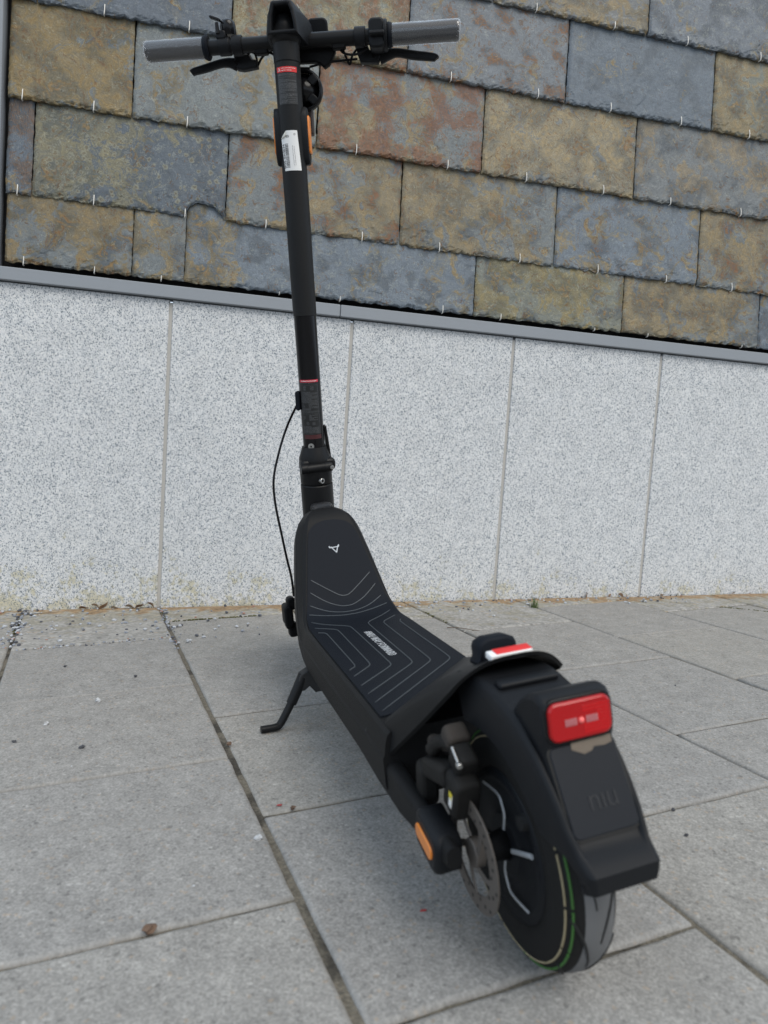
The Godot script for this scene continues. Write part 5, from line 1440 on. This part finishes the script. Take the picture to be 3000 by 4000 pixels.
func litter() -> void:
	var R := RandomNumberGenerator.new()
	R.seed = 99
	var stones := [stone_shape(1), stone_shape(2), stone_shape(3), stone_shape(4)]
	var sm := mat(Color(1, 1, 1), 0.8)
	sm.vertex_color_use_as_albedo = true
	# grit swept against the wall and into the joints
	var places := []
	for i in 150: places.append([R.randf_range(-0.72, 0.12), pow(R.randf(), 1.2) * 0.40 + 0.006, R.randf_range(0.0016, 0.0062)])
	for i in 60:
		var z := R.randf() * 0.52
		places.append([-0.2006 + 0.194 * z + R.randfn(0, 0.008), z, R.randf_range(0.0014, 0.0048)])
	for i in 90:
		var z := 0.01 + R.randf() * 0.45
		places.append([-0.608 + 0.194 * z + R.randfn(0, 0.014), z, R.randf_range(0.0018, 0.0062)])
	for i in 75: places.append([R.randf_range(0.52, 1.08), pow(R.randf(), 1.5) * 0.19 + 0.006, R.randf_range(0.0018, 0.0056)])
	for i in 75: places.append([R.randf_range(1.05, 1.72), 0.008 + pow(R.randf(), 2.0) * 0.13, R.randf_range(0.0018, 0.0055)])
	for i in 60: places.append([R.randf_range(-0.72, 2.3), R.randf_range(0.003, 0.016), R.randf_range(0.0012, 0.0034)])
	for i in 40: places.append([R.randf_range(-0.7, 1.6), R.randf_range(0.3, 1.9), R.randf_range(0.0008, 0.0018)])
	for i in 70:
		var q := R.randf_range(0.33, 0.40)
		var p := R.randf_range(-0.58, -0.21)
		var g := pq(p, 0.362 + R.randfn(0, 0.008))
		places.append([g.x, g.y, R.randf_range(0.0010, 0.0034)])
	for k in 1:
		var mm := MultiMesh.new()
		mm.transform_format = MultiMesh.TRANSFORM_3D
		mm.use_colors = true
		mm.mesh = stones[2]
		var mine := []
		for i in places.size():
			mine.append(places[i])
		mm.instance_count = mine.size()
		for i in mine.size():
			var q: Array = mine[i]
			var b := Basis.from_euler(Vector3(R.randf() * TAU, R.randf() * TAU, R.randf() * TAU)).scaled(Vector3(R.randf_range(0.8, 1.4), 0.8, R.randf_range(0.8, 1.3)) * q[2])
			mm.set_instance_transform(i, Transform3D(b, Vector3(q[0], q[2] * 0.55, q[1])))
			var t := R.randf()
			var c := Color(0.42, 0.44, 0.47)
			if t < 0.25: c = Color(0.08, 0.085, 0.10)
			elif t < 0.6: c = Color(0.25, 0.27, 0.31)
			elif t < 0.66: c = Color(0.30, 0.17, 0.13)
			mm.set_instance_color(i, c)
		var o := MultiMeshInstance3D.new()
		o.name = numbered("gravel")
		o.multimesh = mm
		o.material_override = sm
		add_child(o)
		o.set_meta("kind", "stuff")
		tag(o, "grey grit and stone chips strewn along the wall and joints", "gravel")
	# single pebbles
	var dark := mat(lin(0.05, 0.052, 0.06), 0.7); var pale := mat(lin(0.45, 0.46, 0.47), 0.7); var brown := mat(lin(0.12, 0.075, 0.05), 0.85)
	for q in [
		[-0.341, 1.06, 0.0040, dark, "dark pebble near the left edge of the photograph, on a bare slab"], [-0.223, 1.103, 0.0046, dark, "dark pebble left of the wide joint, nearest dark one to the camera"],
		[-0.352, 0.625, 0.0036, dark, "dark pebble on the far left slab, below the gravel strip"], [-0.183, 0.724, 0.0042, dark, "dark pebble just left of the wide joint, beside the faint cross joint"],
		[-0.308, 0.985, 0.0050, pale, "pale grey stone chip alone on the left slabs"], [-0.237, 0.874, 0.0058, pale, "flat pale stone chip on the faint joint of the left slabs"],
		[-0.083, 0.446, 0.0080, pale, "large pale stone chip beside the wide joint near the gravel"], [0.062, 1.441, 0.0050, pale, "pale chip left of the wide joint, halfway to the camera"],
		[0.023, 1.13, 0.0050, brown, "reddish brown bark crumb in the wide joint beside the kickstand"], [0.114, 1.368, 0.0040, brown, "small brown crumb on the slab right of the wide joint"],
		[-0.059, 1.602, 0.0072, brown, "brown clod of earth in the cross joint at lower left"], [0.854, 0.261, 0.0052, pale, "pale stone chip behind the scooter, right of the footboard"],
		[0.665, 1.469, 0.0034, dark, "dark pebble right of the fender, beside the cross joint"], [0.640, 1.534, 0.0032, dark, "bluish dark chip right of the fender, nearer to the camera"]]:
		var o := part("pebble", stones[R.randi() % 4], q[3], self, Transform3D(Basis(Vector3.UP, R.randf() * TAU).scaled(Vector3.ONE * q[2]), Vector3(q[0], q[2] * 0.55, q[1])))
		tag(o, q[4], "pebble", "loose pebbles on the paving")
	# dry leaves against the plinth
	var leafm := mat(lin(0.26, 0.165, 0.10), 0.8)
	leafm.backlight_enabled = true
	leafm.backlight = Color(0.10, 0.06, 0.03)
	var pale_leaf := mat(lin(0.40, 0.31, 0.22), 0.8)
	var count := 0
	for q in [[-0.428, 0.014, 0.030, 0.2, 0], [-0.392, 0.012, 0.034, -0.5, 1], [-0.366, 0.013, 0.036, 0.9, 0], [-0.335, 0.014, 0.024, 0.1, 1], [-0.288, 0.016, 0.034, -0.15, 1], [-0.258, 0.012, 0.030, 0.6, 0], [-0.226, 0.012, 0.032, -0.7, 0], [1.318, 0.012, 0.032, 1.3, 0], [1.412, 0.012, 0.026, 0.9, 0], [1.455, 0.012, 0.024, -0.9, 0], [1.625, 0.016, 0.022, 0.2, 1], [1.94, 0.014, 0.022, 0.5, 0]]:
		var s := Shape.new()
		var n := 6
		for side in 2:
			for i in n:
				var P := func(k: float, e: float) -> Vector3:
					var u := k / n
					var w: float = sin(PI * pow(u, 0.8)) * 0.26 * e
					return Vector3((u - 0.5), 0.35 * absf(e) * w + 0.10 * sin(u * 5.0 + q[3]) + 0.12, w) * q[2] + Vector3(0, -0.0004 if side else 0.0, 0)
				for e in [[-1.0, 0.0], [0.0, 1.0]]:
					if side == 0: s.quad(P.call(i, e[0]), P.call(i, e[1]), P.call(i + 1, e[1]), P.call(i + 1, e[0]), 1)
					else: s.quad(P.call(i, e[0]), P.call(i + 1, e[0]), P.call(i + 1, e[1]), P.call(i, e[1]), 2)
		var stand: float = 0.9 if q[0] > 1.2 and absf(q[3]) > 0.6 else 0.35
		var o := part("dry_leaf", s, pale_leaf if q[4] else leafm, self, Transform3D(Basis(Vector3.RIGHT, -stand) * Basis(Vector3.BACK, q[3]), Vector3(q[0], q[2] * (0.02 + 0.25 * absf(sin(q[3]))), q[1])), Vector3.UP)
		var nth: String = ["first", "second", "third", "fourth", "fifth", "sixth", "seventh"][count if q[0] < 0 else count - 7]
		count += 1
		if q[0] < 0: tag(o, nth + " dry leaf from the left at the plinth's foot, left of the scooter", "leaf", "dry leaves at the plinth left of the scooter")
		else: tag(o, nth + " dry leaf scrap from the scooter along the plinth's foot to its right", "leaf", "dry leaf scraps right of the scooter")
	# a tuft of grass in the joint by the wall
	var gr := Shape.new()
	for i in 34:
		var a := R.randf() * TAU
		var h := R.randf_range(0.012, 0.034)
		var d := Vector3(cos(a), 0, sin(a)) * R.randf_range(0.2, 1.0)
		var b := Vector3(R.randfn(0, 0.005), 0, R.randfn(0, 0.003))
		var sd := Vector3(-sin(a), 0, cos(a)) * 0.0009
		var p1 := b + Vector3(0, h * 0.6, 0) + d * h * 0.3; var p2 := b + Vector3(0, h, 0) + d * h * 0.75
		gr.quad(b - sd, b + sd, p1 + sd * 0.8, p1 - sd * 0.8, -1); gr.tri(p1 - sd * 0.8, p1 + sd * 0.8, p2, -1)
	var gm := mat(lin(0.075, 0.115, 0.03), 0.7)
	var tuft := part("grass_tuft", gr, gm, self, Transform3D(Basis().scaled(Vector3(1.5, 1.35, 1.5)), Vector3(1.0385, -0.003, 0.150)), Vector3.UP)
	tag(tuft, "small green grass tuft in the paving joint by the wall", "grass")
	# moss cushions along a few joints
	var mm2 := MultiMesh.new()
	mm2.transform_format = MultiMesh.TRANSFORM_3D
	mm2.mesh = stones[1]
	var ml := []
	for L in [[-0.139, 0.194, 0.104, 0.156, 150], [0.572, 0.245, 0.668, 0.222, 90], [0.648, 0.150, 0.700, 0.385, 80], [-0.585, 0.105, -0.555, 0.30, 60], [1.09, 0.128, 1.19, 0.108, 90], [0.700, 0.385, 0.78, 0.47, 50], [-0.195, 0.03, -0.15, 0.24, 40], [1.72, 0.20, 1.86, 0.30, 50]]:
		for i in L[4]:
			var t := R.randf()
			ml.append(Vector3(lerpf(L[0], L[2], t) + R.randfn(0, 0.003), -0.001, lerpf(L[1], L[3], t) + R.randfn(0, 0.0032)))
	mm2.instance_count = ml.size()
	for i in ml.size(): mm2.set_instance_transform(i, Transform3D(Basis(Vector3.UP, R.randf() * TAU).scaled(Vector3.ONE * R.randf_range(0.0011, 0.0028)), ml[i]))
	var mo := MultiMeshInstance3D.new()
	mo.name = "moss"
	mo.multimesh = mm2
	mo.material_override = mat(lin(0.085, 0.085, 0.022), 0.95)
	add_child(mo)
	mo.set_meta("kind", "stuff")
	tag(mo, "olive green moss growing in the joints near the wall", "moss")
	var tw := part("twig", pipe(spline([Vector3(0.655, 0.004, 0.392), Vector3(0.69, 0.0055, 0.408), Vector3(0.725, 0.004, 0.432), Vector3(0.74, 0.003, 0.438)], 5), 0.0012, 0.0006, 7), mat(lin(0.10, 0.065, 0.04), 0.8), self)
	tag(tw, "thin dry brown twig lying across the joint behind the footboard", "twig")
	for q in [[0.095, 1.356, "tiny red scrap on the slab right of the wide joint"], [0.239, 1.622, "tiny red scrap on the slab left of the rear wheel"]]:
		var o := part("red_scrap", slab(PackedVector2Array([Vector2(-0.004, -0.001), Vector2(0.003, -0.0016), Vector2(0.0045, 0.0008), Vector2(-0.002, 0.0016)]), 0, 0.0012, 0.0003, Transform3D(Basis(Vector3.RIGHT, -PI / 2), Vector3(q[0], 0.0008, q[1]))), mat(lin(0.30, 0.03, 0.03), 0.7), self)
		tag(o, q[2], "scrap", "red scraps on the paving")
